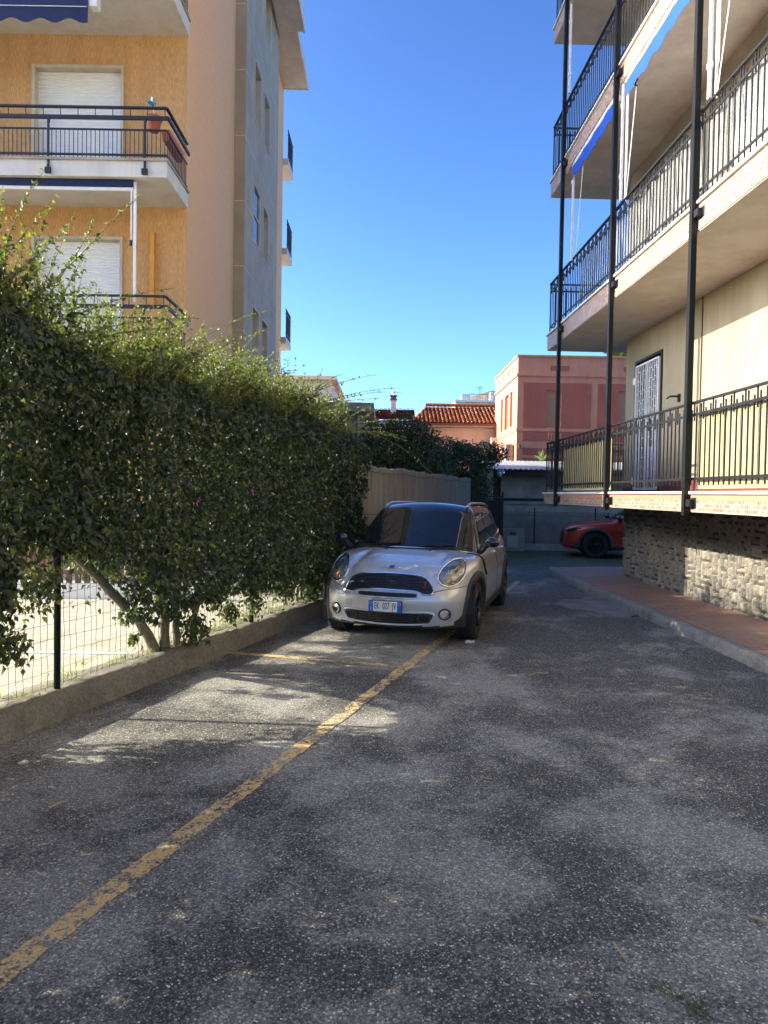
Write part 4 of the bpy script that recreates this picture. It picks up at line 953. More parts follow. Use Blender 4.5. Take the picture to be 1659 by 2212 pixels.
mb = MB().box(10.7, 11.1, 71.5, 72.4, 11.2, 12.2); mb.build('chimney', M['slab'], tb2, False)
an = empty('roof_antenna', (9.9, 73.5, 11.9), 0, 'thin television antenna on the distant terrace block', 'antenna')
mb = MB().bar((0, 0, 0), (0, 0, 1.15), .04); mb.bar((-.35, 0, 1.1), (.25, 0, 1.1), .03); mb.bar((-.3, 0, .85), (.2, 0, .85), .03)
for x in (-.35, -.2, -.05, .1, .25): mb.bar((x, 0, .95), (x, 0, 1.2), .02)
mb.build('mast', M['black'], an)
pm = empty('palm_tree', (15.2, 45, 0), 0, 'palm crown peeping over the pink house roof', 'palm')
MB().tube([(0, 0, 0), (.1, 0, 5), (0, 0, 10.1)], [.28, .24, .2], 10).build('trunk', M['bark'], pm)
out = []
for k in range(34):
    a = rng.uniform(0, 2*math.pi); el = rng.uniform(-.2, 1.2); L = rng.uniform(1.6, 2.2); d_ = np.array([math.cos(a)*math.cos(el), math.sin(a)*math.cos(el), math.sin(el)]); ts = np.linspace(.15, 1, 30)
    P = np.array([0, 0, 10.1])+d_*ts[:, None]*L-np.array([0, 0, 1])*(ts[:, None]**2)*L*.45; side = np.cross(d_, [0, 0, 1]); side /= np.linalg.norm(side)
    for sg in (-1, 1): out.append(leaves(P, side*sg+d_*.7+np.array([0, 0, -.15])+.1*rng.normal(size=(30, 3)), np.array([0, 0, 1.])+.2*rng.normal(size=(30, 3)), np.full(30, .5)*(1.1-ts*.5), rng.uniform(.1, .7, 30), .1))
V, F, T = join(out); npmesh('crown', V, F, M['grassblade'], pm, True, tint=T)

# block across the lane behind the viewer: shows only in the car's windscreen
bb = empty('apartment_building', (-13, -14, 0), 0, 'ochre block across the lane behind the viewer, mirrored in the silver car windscreen', 'apartment building')
fo = lambda a, z, t: (-9.2-t, a, z); bo = [(a, a+1.3, z, z+1.9) for a in (-19, -15.5, -12, -8.5) for z in (1.2, 4.2, 7.2)]
mb = MB(); wallsheet(mb, fo, -22, -5, 0, 10, bo, .15); wallsheet(mb, lambda a, z, t: (a, -5-t, z), -18, -9.2, 0, 10, [], .1); wallsheet(mb, lambda a, z, t: (a, -22+t, z), -18, -9.2, 0, 10, [], .1); mb.build('wall', M['orange_smooth'], bb, False)
for o in bo: MB().box(-9.36, -9.34, *o).build('roller_shutter', M['shutter'], bb, False)
MB().box(-18, -8.8, -22.3, -4.7, 10, 10.3).build('roof', M['slab'], bb, False)
for z in (3.8, 6.8): MB().box(-9.2, -8.2, -16.5, -7, z, z+.2).build('balcony_slab', M['slab'], bb, False)

# ------------------------------------------------------------------ cars (local: x across, y rearwards from the nose, z up)
def smax(a, b, k):
    h = np.clip(k-np.abs(a-b), 0, None)/k; return np.maximum(a, b)+h*h*k*.25
ip = np.interp
def ss(x, a, b): t = np.clip((x-a)/(b-a), 0, 1); return t*t*(3-2*t)
class SmallCar:
    L = 4.08; wr = .335; ax = (.76, 3.355); tr = .765
    @staticmethod
    def body(x, y, z):
        ax = np.abs(x)
        pr = ip(z, [.12, .20, .26, .32, .42, .50, .545, .585, .62, .66, .72, .78, .84, .9, 1.2], [.13, .05, .02, .005, -.012, -.018, -.012, .012, .035, .06, .085, .125, .19, .30, .8])
        f1 = (pr+.25*ax**2+.55*(ax/.9)**8-y)*.8
        zt = ip(y, [-.2, 0, .1, .2, .35, .6, .9, 1.1, 1.4, 2, 3, 3.8, 4.1], [.70, .755, .80, .845, .89, .943, .985, 1.005, 1.02, 1.04, 1.07, 1.10, 1.08])
        fr = 1-ss(y, .55, 1.05)
        zt = zt-.05*(ax/.75)**2+.030*np.exp(-((ax-.67)/.12)**2)*fr-.020*np.exp(-((ax-.475)/.045)**2)*fr
        f2 = z-zt
        W = ip(z, [.15, .25, .4, .55, .70, .85, 1.0, 1.1], [.82, .87, .885, .893, .886, .868, .835, .80])-.12*ss(y, 3.3, 4.3)+.012*np.exp(-((z-.72)/.04)**2)*ss(y, .8, 1.5)
        f3 = ax-W
        f4 = y-(4.08-.10*ax**2-.35*(ax/.9)**8-.18*np.clip(z-.7, 0, 1)**1.2)
        f = smax(f1, f2, .09); f = smax(f, f3, .07); f = smax(f, f4, .12); return smax(f, .2-z, .03)
    @staticmethod
    def cabin(x, y, z):
        ax = np.abs(x)
        W = .80-(z-1.0)*.40-.06*ss(y, 3.2, 4.0)
        f1 = (1.02+(z-1.0)*1.45+.36*ax**2-y)*.58
        f4 = (y-(4.02-(z-1.0)*.55-.1*ax**2))*.9
        f5 = z-(1.545-.06*(ax/.6)**2-.035*((y-2.4)/1.3)**2)
        f = smax(ax-W, f1, .05); f = smax(f, f4, .08); f = smax(f, f5, .08); return smax(f, .85-z, .02)
class Suv:
    L = 4.45; wr = .355; ax = (.84, 3.50); tr = .79
    @staticmethod
    def body(x, y, z):
        ax = np.abs(x)
        pr = ip(z, [.15, .24, .32, .45, .6, .68, .76, .84, .9, 1.3], [.14, .06, .0, -.0, .02, .03, .05, .10, .2, .8])
        f1 = (pr+.22*ax**2+.6*(ax/.92)**8-y)*.8
        zt = ip(y, [-.2, 0, .15, .4, .9, 1.3, 2, 3, 4, 4.5], [.76, .82, .87, .93, 1.0, 1.03, 1.06, 1.09, 1.12, 1.1])-.06*(ax/.8)**2
        W = ip(z, [.2, .3, .45, .6, .74, .8, .95, 1.1], [.84, .89, .895, .89, .915, .905, .875, .84])+.02*np.exp(-((y-.84)/.4)**2)
        f4 = y-(4.45-.12*ax**2-.35*(ax/.9)**8-.1*np.clip(z-.7, 0, 1))
        f = smax(f1, z-zt, .10); f = smax(f, ax-W, .06); f = smax(f, f4, .12); return smax(f, .24-z, .03)
    @staticmethod
    def cabin(x, y, z):
        ax = np.abs(x); f1 = (1.22+(z-1.0)*1.75+.2*ax**2-y)*.5; f4 = (y-(4.2-(z-1.)*1.1))*.7
        f = smax(ax-(.83-(z-1.0)*.42), f1, .05); f = smax(f, f4, .08); f = smax(f, z-(1.58-.05*ax**2-.04*((y-2.5)/1.3)**2), .10); return smax(f, .9-z, .02)
def shell(F, lo, hi, clo, chi, h):
    lo, hi, clo, chi = map(np.array, (lo, hi, clo, chi)); N = np.maximum(2, ((hi-lo)/h).astype(int)); vid = {}; idx = []; quads = []
    def vget(i, j, k):
        t = (i, j, k)
        if t not in vid: vid[t] = len(idx); idx.append(t)
        return vid[t]
    for a in range(3):
        b, c = [(1, 2), (2, 0), (0, 1)][a]
        for side in (0, N[a]):
            for p in range(N[b]):
                for q in range(N[c]):
                    r = []
                    for (dp, dq) in ((0, 0), (1, 0), (1, 1), (0, 1)):
                        t = [0, 0, 0]; t[a] = side; t[b] = p+dp; t[c] = q+dq; r.append(vget(*map(int, t)))
                    quads.append(r if side else r[::-1])
    P = lo+(hi-lo)*np.array(idx)/N; C_ = np.clip(P, clo, chi); D = P-C_
    a = np.zeros(len(P)); b = np.ones(len(P))*1.15
    for _ in range(30):
        m = (a+b)/2; Q = C_+D*m[:, None]; ins = F(Q[:, 0], Q[:, 1], Q[:, 2]) < 0; a = np.where(ins, m, a); b = np.where(ins, b, m)
    return C_+D*a[:, None], np.array(quads)
def root(F, P, ax, sign, far):
    P = np.array(P, float); st = np.linspace(0, far, 500); cur = np.full(len(P), np.nan); prev = P.copy(); hit = np.zeros(len(P), bool)
    for t in st:
        Q = P.copy(); Q[:, ax] += sign*t; i = (F(Q[:, 0], Q[:, 1], Q[:, 2]) < 0) & ~hit; cur[i] = Q[i, ax]; hit |= i
    P[:, ax] = np.where(hit, cur, P[:, ax]+sign*far)
    lo = P[:, ax]-sign*far/499; hi = P[:, ax].copy()
    for _ in range(12):
        m = (lo+hi)/2; Q = P.copy(); Q[:, ax] = m; i = F(Q[:, 0], Q[:, 1], Q[:, 2]) < 0; hi = np.where(i, m, hi); lo = np.where(i, lo, m)
    P[:, ax] = hi; return P
def onto(F, poly, axis, off, start=None):            # poly in (x,z) for axis 1, (y,z) for axis 0 (+x side), (x,y) for axis 2
    if axis == 1: P = [(a, -.5, b) for a, b in poly]; P = root(F, P, 1, 1, 3.0); P[:, 1] -= off
    elif axis == 0: P = [(1.4, a, b) for a, b in poly]; P = root(F, P, 0, -1, 1.4); P[:, 0] += off
    else: P = [(a, b, 2.0) for a, b in poly]; P = root(F, P, 2, -1, 1.9); P[:, 2] += off
    return P
def dens(poly, h=.02, closed=True):
    out = []; n = len(poly)
    for i in range(n if closed else n-1):
        a, b = poly[i], poly[(i+1) % n]; k = max(1, int(math.hypot(b[0]-a[0], b[1]-a[1])/h))
        out += [(a[0]+(b[0]-a[0])*t/k, a[1]+(b[1]-a[1])*t/k) for t in range(k)]
    if not closed: out.append(poly[-1])
    return out
def roundp(poly, it=2):
    for _ in range(it):
        o = []; n = len(poly)
        for i in range(n):
            a, b = poly[i], poly[(i+1) % n]; o += [(a[0]*.75+b[0]*.25, a[1]*.75+b[1]*.25), (a[0]*.25+b[0]*.75, a[1]*.25+b[1]*.75)]
        poly = o
    return poly
def patch(name, F, poly, axis, off, m, parent, rings=7, dome=0., **kw):
    pl = dens(poly); c = np.mean(pl, 0); n = len(pl); pts = [tuple(c)]
    for r in range(1, rings+1): pts += [tuple(c+(np.array(p)-c)*r/rings) for p in pl]
    P = onto(F, pts, axis, off)
    if dome:
        rr = np.array([0]+[r/rings for r in range(1, rings+1) for _ in range(n)]); k = {1: 1, 0: 0, 2: 2}[axis]; P[:, k] += (-1 if axis == 1 else 1)*dome*(1-rr**2)
    Fc = [(0, 1+i, 1+(i+1) % n) for i in range(n)]
    Fq = [(1+(r-1)*n+i, 1+r*n+i, 1+r*n+(i+1) % n, 1+(r-1)*n+(i+1) % n) for r in range(1, rings) for i in range(n)]
    if axis == 1: Fc = [f[::-1] for f in Fc]; Fq = [f[::-1] for f in Fq]
    me = bpy.data.meshes.new(name); me.from_pydata([tuple(p) for p in P], [], Fc+Fq); me.update()
    return link(name, me, m, parent, True, True, **kw)
def line(mb, F, poly, axis, off, r, closed=False, n=5):
    P = onto(F, dens(poly, .03, closed), axis, off); P = [tuple(p) for p in P]
    if closed: P.append(P[0]); P.append(P[1])
    mb.tube(P, r, n, False); return mb
mir = lambda poly: [(-a, b) for a, b in poly]
def ellipse(cx, cz, rx, rz, rot=0, n=36, sq=2.0):
    o = []
    for i in range(n):
        t = 2*math.pi*i/n; c, s_ = math.cos(t), math.sin(t); c = math.copysign(abs(c)**(2/sq), c); s_ = math.copysign(abs(s_)**(2/sq), s_)
        a, b = rx*c, rz*s_; o.append((cx+a*math.cos(rot)-b*math.sin(rot), cz+a*math.sin(rot)+b*math.cos(rot)))
    return o
def wheel(parent, x, y, r, w_, side, m_rim, spokes=5, steer=0):
    f = lambda a, b, h: (x+side*h, y+a, r+b)
    t = MB()
    prof = [(r*.66, -w_/2), (r*.86, -w_/2-.008), (r*.96, -w_/2+.015), (r-.004, -w_/2+.035)]
    for i in range(5):
        h0 = -w_/2+.04+i*(w_-.08)/5; h1 = h0+(w_-.08)/5; prof += [(r, h0+.004), (r, h1-.006), (r-.008, h1-.004), (r-.008, h1)]
    prof += [(r-.004, w_/2-.035), (r*.96, w_/2-.015), (r*.86, w_/2+.008), (r*.66, w_/2), (r*.64, w_/2-.03)]
    t.lathe(prof, f, 56)
    for i in range(64):                                  # shoulder lugs
        a = 2*math.pi*i/64
        for hh in (w_/2-.022, -w_/2+.022):
            p = f(math.cos(a)*(r-.003), math.sin(a)*(r-.003), hh-.016); q = f(math.cos(a+.05)*(r-.003), math.sin(a+.05)*(r-.003), hh+.016); t.bar(p, q, .016, .010, up=(0, math.cos(a), math.sin(a)))
    ty = t.build('wheel', M['rubber'], parent, smooth=False)
    rm = MB(); R_ = r*.66
    rm.lathe([(R_+.004, w_/2-.004), (R_-.006, w_/2+.004), (R_-.02, w_/2-.02), (R_-.025, 0), (.05, -.01), (.0, -.01)], f, 40)
    rm.lathe([(.0, w_/2-.01), (.03, w_/2-.012), (.055, w_/2-.03), (.06, 0)], f, 20)
    for i in range(spokes):
        for dd in (-.13, .13):
            a = 2*math.pi*i/spokes+.3; p = f(math.cos(a)*.04, math.sin(a)*.04, w_/2-.03); q = f(math.cos(a+dd)*(R_-.01), math.sin(a+dd)*(R_-.01), w_/2-.012); rm.bar(p, q, .030, .026, up=(1, 0, 0))
    rm.build('rim', m_rim, ty, smooth=False)
    return ty
def make_car(K, name, loc, rz, label, paint, roof):
    c = empty(name, loc, rz, label, 'car'); B, G_ = K.body, K.cabin; L = K.L
    V, Q = shell(B, (-1.0, -.15, .1), (1.0, L+.1, 1.3), (-.45, .75, .5), (.45, L-.8, .62), .032)
    ctr = V[Q].mean(1); keep = np.ones(len(Q), bool); R0 = K.wr+.055
    for ya in K.ax: keep &= ~((np.hypot(ctr[:, 1]-ya, ctr[:, 2]-K.wr) < R0) & (np.abs(ctr[:, 0]) > .5))
    # lower cladding colour zone
    ax_ = np.abs(ctr[:, 0])
    low = (ctr[:, 2] < .235) | ((ctr[:, 2] < .335) & (ctr[:, 1] > 1.0) & (ax_ > .6)) | ((ax_ > .79) & (ctr[:, 2] < .41) & (ctr[:, 1] < .9)) | ((ax_ > .70) & (ctr[:, 2] < .27+.9*(ax_-.70)) & (ctr[:, 1] < 1.0))
    body = npmesh('body', V, Q[keep & ~low], paint, c, smooth=True)
    npmesh('lower_cladding', V, Q[keep & low], M['cladding'], body, smooth=True)
    V, Q = shell(G_, (-.9, 1.0, .9), (.9, L, 1.65), (-.35, 2.2, 1.15), (.35, 3.0, 1.3), .03)
    npmesh('cabin_roof', V, Q, roof, c, smooth=True)
    # arches: liner and trim
    for ya in K.ax:
        for sd in (-1, 1):
            ln = MB(); n = 20
            for i in range(n+1):
                a = math.pi*(-.12+1.24*i/n); yy, zz = ya+(R0+.03)*math.cos(a), K.wr+(R0+.03)*math.sin(a); ln.v += [(sd*.45, yy, zz), (sd*.86, yy, zz)]
            ln.v += [(sd*.5, ya, K.wr)]
            for i in range(n): ln.f.append((2*i, 2*i+1, 2*i+3, 2*i+2)); ln.f.append((2*i, 2*i+2, 2*(n+1)))
            ln.mi = [0]*len(ln.f); ln.build('arch_liner', M['darkplastic'], body)
            prof = [(R0-.035, -.05), (R0-.035, .018), (R0-.01, .026), (R0+.05, .020), (R0+.058, .004), (R0+.058, -.03)]; n = 40; Vt = []; Pq = []
            for i in range(n+1):
                a = math.pi*(-.10+1.20*i/n); Pq.append((ya+(R0+.02)*math.cos(a), max(.23, K.wr+(R0+.02)*math.sin(a))))
            S = onto(B, Pq, 0, 0)[:, 0]
            for i in range(n+1):
                a = math.pi*(-.10+1.20*i/n)
                for (rr, o) in prof: Vt.append((sd*(max(S[i], .76)+o), ya+rr*math.cos(a), max(.2, K.wr+rr*math.sin(a))))
            k = len(prof); Fq = [(i*k+j, (i+1)*k+j, (i+1)*k+j+1, i*k+j+1) for i in range(n) for j in range(k-1)]
            npmesh('arch_trim', Vt, Fq, M['cladding'], body, smooth=True)
    for ya in K.ax:
        for sd in (-1, 1): wheel(c, sd*(K.tr), ya, K.wr, .215, sd, M['rim'])
    MB().box(-.7, .7, .5, L-.4, .22, .5).build('underbody', M['darkplastic'], c)
    return c, body

# silver hatchback
car, body = make_car(SmallCar, 'parked_car', (.043, 7.457, 0), -R(16.4), 'silver compact hatchback with black roof parked nose forward beside the hedge', M['silver'], M['roof_black'])
Bf, Cf = SmallCar.body, SmallCar.cabin
# windscreen and side glass
ws = roundp([(-.70, 1.015), (-.545, 1.415), (-.3, 1.432), (0, 1.437), (.3, 1.432), (.545, 1.415), (.70, 1.015), (.35, 1.0), (0, .995), (-.35, 1.0)], 1)
patch('windscreen', Cf, ws, 1, .004, M['carglass'], car, 14)
sg = [roundp([(1.42, 1.045), (1.50, 1.10), (1.93, 1.40), (2.22, 1.415), (2.30, 1.06)], 1), roundp([(2.37, 1.06), (2.30, 1.415), (2.9, 1.405), (3.15, 1.38), (3.22, 1.10)], 1), roundp([(3.30, 1.11), (3.23, 1.37), (3.6, 1.32), (3.78, 1.14)], 1)]
for sd in (1, -1):
    for p in sg:
        o = patch('side_window', Cf, p, 0, .004, M['carglass'], car, 6)
        if sd < 0: o.data.transform(Matrix.Scale(-1, 4, (1, 0, 0)))
# A pillar trim, belt line, roof rails
mb = MB(); rl = MB(); bl = MB(); sm = MB()
for sd in (1, -1):
    P = onto(Cf, dens([(1.72, 1.475), (1.9, 1.49), (2.6, 1.50), (3.4, 1.47)], .05, False), 0, 0); 
    pts = []
    for i, y in enumerate(np.linspace(1.80, 3.65, 26)):
        z = 1.497-.030*((y-2.4)/1.3)**2+.034*min(1, math.sin(math.pi*i/25)*2.2); pts.append((sd*(.545-.0*y), y, z))
    rl.tube(pts, .016, 8)
    q = [(1.30, 1.03), (1.8, 1.045), (2.6, 1.06), (3.3, 1.09), (3.85, 1.115)]; P = onto(Cf, dens(q, .05, False), 0, .006); bl.tube([(sd*p[0], p[1], p[2]) for p in P], .010, 6)
    # door seams, sill seam
    for q in ([(1.30, .36), (1.27, .62), (1.31, 1.0)], [(2.33, .36), (2.33, 1.02)], [(3.25, 1.05), (3.2, .78), (2.93, .60), (2.85, .36)], [(1.30, .36), (2.85, .36)]):
        P = onto(Bf, dens(q, .03, False), 0, .0005); sm.tube([(sd*p[0], p[1], p[2]) for p in P], .0035, 4)
    P = onto(Bf, [(y, 1.0-.13*(y-1.0)/.0+0) if False else (y, z) for y, z in dens([(1.02, .955), (1.10, .90), (1.17, .80), (1.205, .70)], .02, False)], 0, .006)
    mb.tube([(sd*p[0], p[1], p[2]) for p in P], [.010+.010*(i/len(P)) for i in range(len(P))], 6)
rl.build('roof_rail', M['aluminium'], car, smooth=True); bl.build('belt_trim', M['chrome'], car); mb.build('fender_scuttle', M['darkplastic'], car)
for sd in (1, -1): line(sm, Bf, [(sd*.50, .60), (sd*.58, .622), (sd*.70, .635), (sd*.80, .645), (sd*.875, .65)], 1, .001, .004)
sm.build('shut_lines', M['ink'], body)
# grille
gr = [(-.50, .600), (-.475, .67), (-.42, .735), (-.33, .768), (0, .786), (.33, .768), (.42, .735), (.475, .67), (.50, .600), (.47, .577), (.40, .575), (.34, .60), (.28, .612), (0, .615), (-.28, .612), (-.34, .60), (-.40, .575), (-.47, .577)]
gr = roundp(gr, 1)
g_ = patch('grille', Bf, gr, 1, .003, M['darkplastic'], car, 8)
line(MB(), Bf, gr, 1, .006, .0085, True, 6).build('grille_surround', M['chrome'], g_)
gm = MB()
for j, z in enumerate((.632, .662, .692, .722, .75)):
    hw = ip(z, [.6, .67, .735, .77], [.46, .44, .38, .26]); n = 8
    for i in range(n):
        a, b = -hw+2*hw*i/n, -hw+2*hw*(i+.86)/n; line(gm, Bf, [(a, z), (b, z)], 1, .006, .004)
        if j < 4: line(gm, Bf, [(b, z), (b+.02*(-1)**j, z+.03)], 1, .005, .0025)
gm.build('grille_bars', mat('grille_bar', (.02, .02, .022), .3), g_)
sl2 = ellipse(0, .563, .33, .021, 0, 44, 5); patch('air_slot', Bf, sl2, 1, .003, M['darkplastic'], body, 3); 
line(MB(), Bf, ellipse(0, .563, .343, .031, 0, 44, 5), 1, .0, .010, True, 8).build('slot_lip', M['silver'], body, smooth=True)
# lower intake
lo_ = roundp([(-.485, .378), (-.25, .372), (0, .370), (.25, .372), (.485, .378), (.495, .33), (.45, .278), (.36, .258), (0, .246), (-.36, .258), (-.45, .278), (-.495, .33)], 2)
li = patch('lower_intake', Bf, lo_, 1, .004, M['darkplastic'], car, 6); line(MB(), Bf, roundp([(a*1.03, .312+(b-.312)*1.16) for a, b in lo_], 0), 1, .0, .013, True, 8).build('intake_lip', M['silver'], li, smooth=True)
gm = MB()
for z in (.275, .30, .325, .35):
    for i in range(7): a = -.31+i*.09; line(gm, Bf, [(a, z), (a+.072, z)], 1, .007, .0035)
gm.build('intake_bars', M['cladding'], li)
for sd in (1, -1):
    d_ = ellipse(sd*.405, .318, .062, .042, 0, 30, 4); line(MB(), Bf, d_, 1, .006, .009, True, 6).build('brake_duct', M['cladding'], li, smooth=True)
    # fog lamp
    fgo = patch('fog_lamp', Bf, ellipse(sd*.615, .366, .048, .050), 1, .006, M['reflector'], car, 4)
    line(MB(), Bf, ellipse(sd*.615, .366, .054, .056), 1, .004, .009, True, 8).build('fog_lamp_ring', M['darkplastic'], fgo, smooth=True)
    patch('fog_lamp_lens', Bf, ellipse(sd*.615, .366, .05, .052), 1, .009, M['lens'], fgo, 4, .014)
    # headlight: reflector bowl, projector ring, amber bulb, clear cover, chrome bezel
    hp = [(.525, .78), (.555, .865), (.62, .925), (.70, .940), (.765, .905), (.79, .83), (.775, .745), (.73, .68), (.66, .658), (.585, .675), (.54, .72)]
    hp = roundp([(sd*(a-.008), b-.004) for a, b in hp], 2)
    if sd < 0: hp = hp[::-1]
    h0 = patch('headlight', Bf, hp, 1, .003, M['reflector'], car, 8)
    inner = [(.5*0+ (a), b) for a, b in hp]; cx, cz = sd*.655, .80
    q = MB()
    for rr, w2_ in ((.048, .007), (.062, .003)): line(q, Bf, ellipse(cx, .825, rr, rr*1.05), 1, .012, w2_, True, 6)
    q.build('projector_ring', M['chrome'], h0, smooth=True); patch('projector', Bf, ellipse(cx, .825, .043, .045), 1, .012, M['aluminium'], h0, 4, .02)
    q = MB()
    for i in range(11):
        a = -.6+i*.38; px_, pz_ = cx+.083*math.cos(a), .825+.088*math.sin(a)
        if pz_ > .75: line(q, Bf, ellipse(px_, pz_, .010, .012, 0, 10), 1, .008, .003, True, 4)
    q.build('light_ring', M['darkplastic'], h0)
    patch('turn_signal', Bf, ellipse(cx-sd*.02, .712, .042, .040), 1, .010, M['lens_amber'], h0, 4, .012)
    line(MB(), Bf, ellipse(cx-sd*.02, .712, .046, .044), 1, .010, .005, True, 6).build('signal_ring', M['chrome'], h0)
    line(MB(), Bf, hp, 1, .008, .0115, True, 8).build('headlight_bezel', M['chrome'], h0, smooth=True)
    line(MB(), Bf, [(cx+(a-cx)*.91, cz+(b-cz)*.91) for a, b in hp], 1, .004, .006, True, 6).build('headlight_gasket', M['darkplastic'], h0, smooth=True)
    patch('headlight_cover', Bf, hp, 1, .014, M['lens'], h0, 8, .022)
    # mirror
    my = 1.17; mr = empty('tmp', (0, 0, 0)); bpy.data.objects.remove(mr)
    b_ = MB().lathe([(max(1e-4, math.sin(math.pi*i/14)), -math.cos(math.pi*i/14)) for i in range(15)], lambda a, b, h: (sd*(.965+.095*a*(1 if a < 0 else 1.0)), my+.055*h+.02*a*0, 1.085+.062*b), 24).build('side_mirror', M['roof_black'], car, smooth=True)
    MB().bar((sd*.80, my+.02, .965), (sd*.93, my+.01, 1.05), .05, .045).build('mirror_stalk', M['darkplastic'], b_)
    MB().tube([(sd*.80, my+.02, .93), (sd*.845, my+.02, .98), (sd*.90, my+.01, 1.05)], [.015, .034, .03], 8).build('mirror_foot', M['darkplastic'], b_)
    # door handles
    for hy in (2.12, 3.02):
        P = onto(Bf, [(hy-.08, .905), (hy, .91), (hy+.08, .912)], 0, .028); h_ = MB().tube([(sd*(P[0][0]-.03), P[0][1], P[0][2])]+[(sd*p[0], p[1], p[2]) for p in P]+[(sd*(P[2][0]-.03), P[2][1], P[2][2])], .013, 8).build('door_handle', M['chrome'], car, smooth=True)
# front licence plate
pl = MB().box(-.186, .186, -.052, -.036, .381, .503).build('plate_holder', M['darkplastic'], car)
MB().box(-.18, .18, -.056, -.0525, .387, .497).build('licence_plate', M['white_plate'], pl)
MB().box(-.18, -.135, -.0575, -.0562, .387, .497).box(.135, .18, -.0575, -.0562, .387, .497).build('plate_band', M['blue_plate'], pl)
def text(name, body_, size, M4, m, parent, sx=1., ext=.0005, shear=0.):
    cu = bpy.data.curves.new(name, 'FONT'); cu.body = body_; cu.size = size; cu.align_x = 'CENTER'; cu.align_y = 'CENTER'; cu.extrude = ext; cu.shear = shear; cu.offset = .0
    o = bpy.data.objects.new(name, cu); COL.objects.link(o); dg = bpy.context.evaluated_depsgraph_get(); me = bpy.data.meshes.new_from_object(o.evaluated_get(dg))
    bpy.data.objects.remove(o); me.transform(M4 @ Matrix.Diagonal((sx, 1, 1, 1))); me.name = name; me.materials.clear(); return link(name, me, m, parent)
FRONT = lambda x, y, z: Matrix.Translation((x, y, z)) @ Matrix.Rotation(R(90), 4, 'X')
text('plate_text', 'EK', .098, FRONT(-.094, -.0572, .443), M['ink'], pl, .52, .0008); text('plate_text', '027', .098, FRONT(.009, -.0572, .443), M['ink'], pl, .52, .0008); text('plate_text', 'JV', .098, FRONT(.102, -.0572, .443), M['ink'], pl, .52, .0008)
MB().lathe([(.0, 0), (.006, 0)], lambda a, b, h: (-.048+a, -.0575, .443+b), 12).build('plate_seal', M['aluminium'], pl)
MB().lathe([(.013, 0), (.017, 0)], lambda a, b, h: (.158+a, -.0582, .474+b), 18).build('plate_ring', mat('plate_yellow', (.55, .5, .2), .5), pl)
MB().lathe([(.013, 0), (.015, 0)], lambda a, b, h: (-.158+a, -.0582, .474+b), 18).build('plate_ring', M['aluminium'], pl)
text('plate_country', 'I', .045, FRONT(-.158, -.0582, .412), M['white_plate'], pl, .8)
# winged bonnet badge with its lettering, red S on the grille
P0 = onto(Bf, [(0, .832)], 1, 0)[0]; tilt = math.atan2(*(lambda a: (a[1][1]-a[0][1], a[1][2]-a[0][2]))(onto(Bf, [(0, .81), (0, .85)], 1, 0)))
BM = Matrix.Translation(tuple(P0)) @ Matrix.Rotation(R(90)-tilt, 4, 'X') @ Matrix.Translation((0, 0, .010))
def badge(name, poly, z0, z1, m, par):
    mb = MB().prism(poly, lambda a, b, t: tuple(BM @ Vector((a, b, t))), z0, z1); return mb.build(name, m, par)
bd = badge('bonnet_badge', ellipse(0, 0, .037, .030, 0, 28), -.004, .004, M['chrome'], car); badge('badge_disc', ellipse(0, 0, .032, .025, 0, 28), .0045, .006, M['navy_badge'], bd)
for sd in (1, -1): badge('badge_wing', [(sd*.034, .012), (sd*.105, .020), (sd*.08, .004), (sd*.06, -.012), (sd*.034, -.016)], -.006, .002, M['chrome'], bd)
text('badge_text', 'MINI', .021, BM @ Matrix.Translation((0, 0, .0068)), M['chrome'], bd, .95)
PS = onto(Bf, [(.385, .668)], 1, .012)[0]; text('grille_letter', 'S', .085, Matrix.Translation(tuple(PS)) @ Matrix.Rotation(R(16), 4, 'Z') @ Matrix.Rotation(R(75), 4, 'X'), M['red_badge'], g_, .9, .003, .5)
# wipers, washers, bonnet rear edge, tow cover
wp = MB()
for (a, b) in (((-.10, 1.01), (.50, 1.035)), ((-.62, 1.01), (-.14, 1.05))):
    P = onto(Cf, dens([a, b], .06, False), 1, .016); wp.tube([tuple(p) for p in P], .008, 5); P = onto(Cf, [((a[0]+b[0])/2, a[1]-.01), b], 1, .02); wp.tube([tuple(p) for p in P], .006, 4)
wp.build('wiper', M['darkplastic'], car)
P = onto(Cf, dens([(-.73, .985), (-.4, .975), (0, .97), (.4, .975), (.73, .985)], .05, False), 1, .02); MB().tube([(p[0], p[1]-.01, p[2]+.022) for p in P], .012, 6).build('scuttle_panel', M['darkplastic'], car)
P = [(x, 1.045+.22*x*x-.035, 1.0-.05*(x/.75)**2+.004) for x in np.linspace(-.72, .72, 24)]; MB().tube(P, .006, 5).build('bonnet_edge', M['chrome'], car)
for x in (-.27, .27): P = onto(Bf, [(x, .90)], 2, .003)[0]; MB().lathe([(.0, .006), (.012, .004), (.014, -.004)], lambda a, b, h: (P[0]+a, P[1]+b, P[2]+h), 10).build('washer_nozzle', M['ink'], car)
line(MB(), Bf, ellipse(-.44, .462, .030, .028, 0, 20, 5), 1, .0005, .002, True, 4).build('tow_cover_seam', M['cladding'], body)
MB().tube([(.02, 3.3, 1.53), (.0, 3.42, 1.60)], .005, 5).build('antenna', M['darkplastic'], car)
MB().box(.02, .08, 1.66, 1.70, 1.385, 1.40).build('toll_tag', M['white'], car)

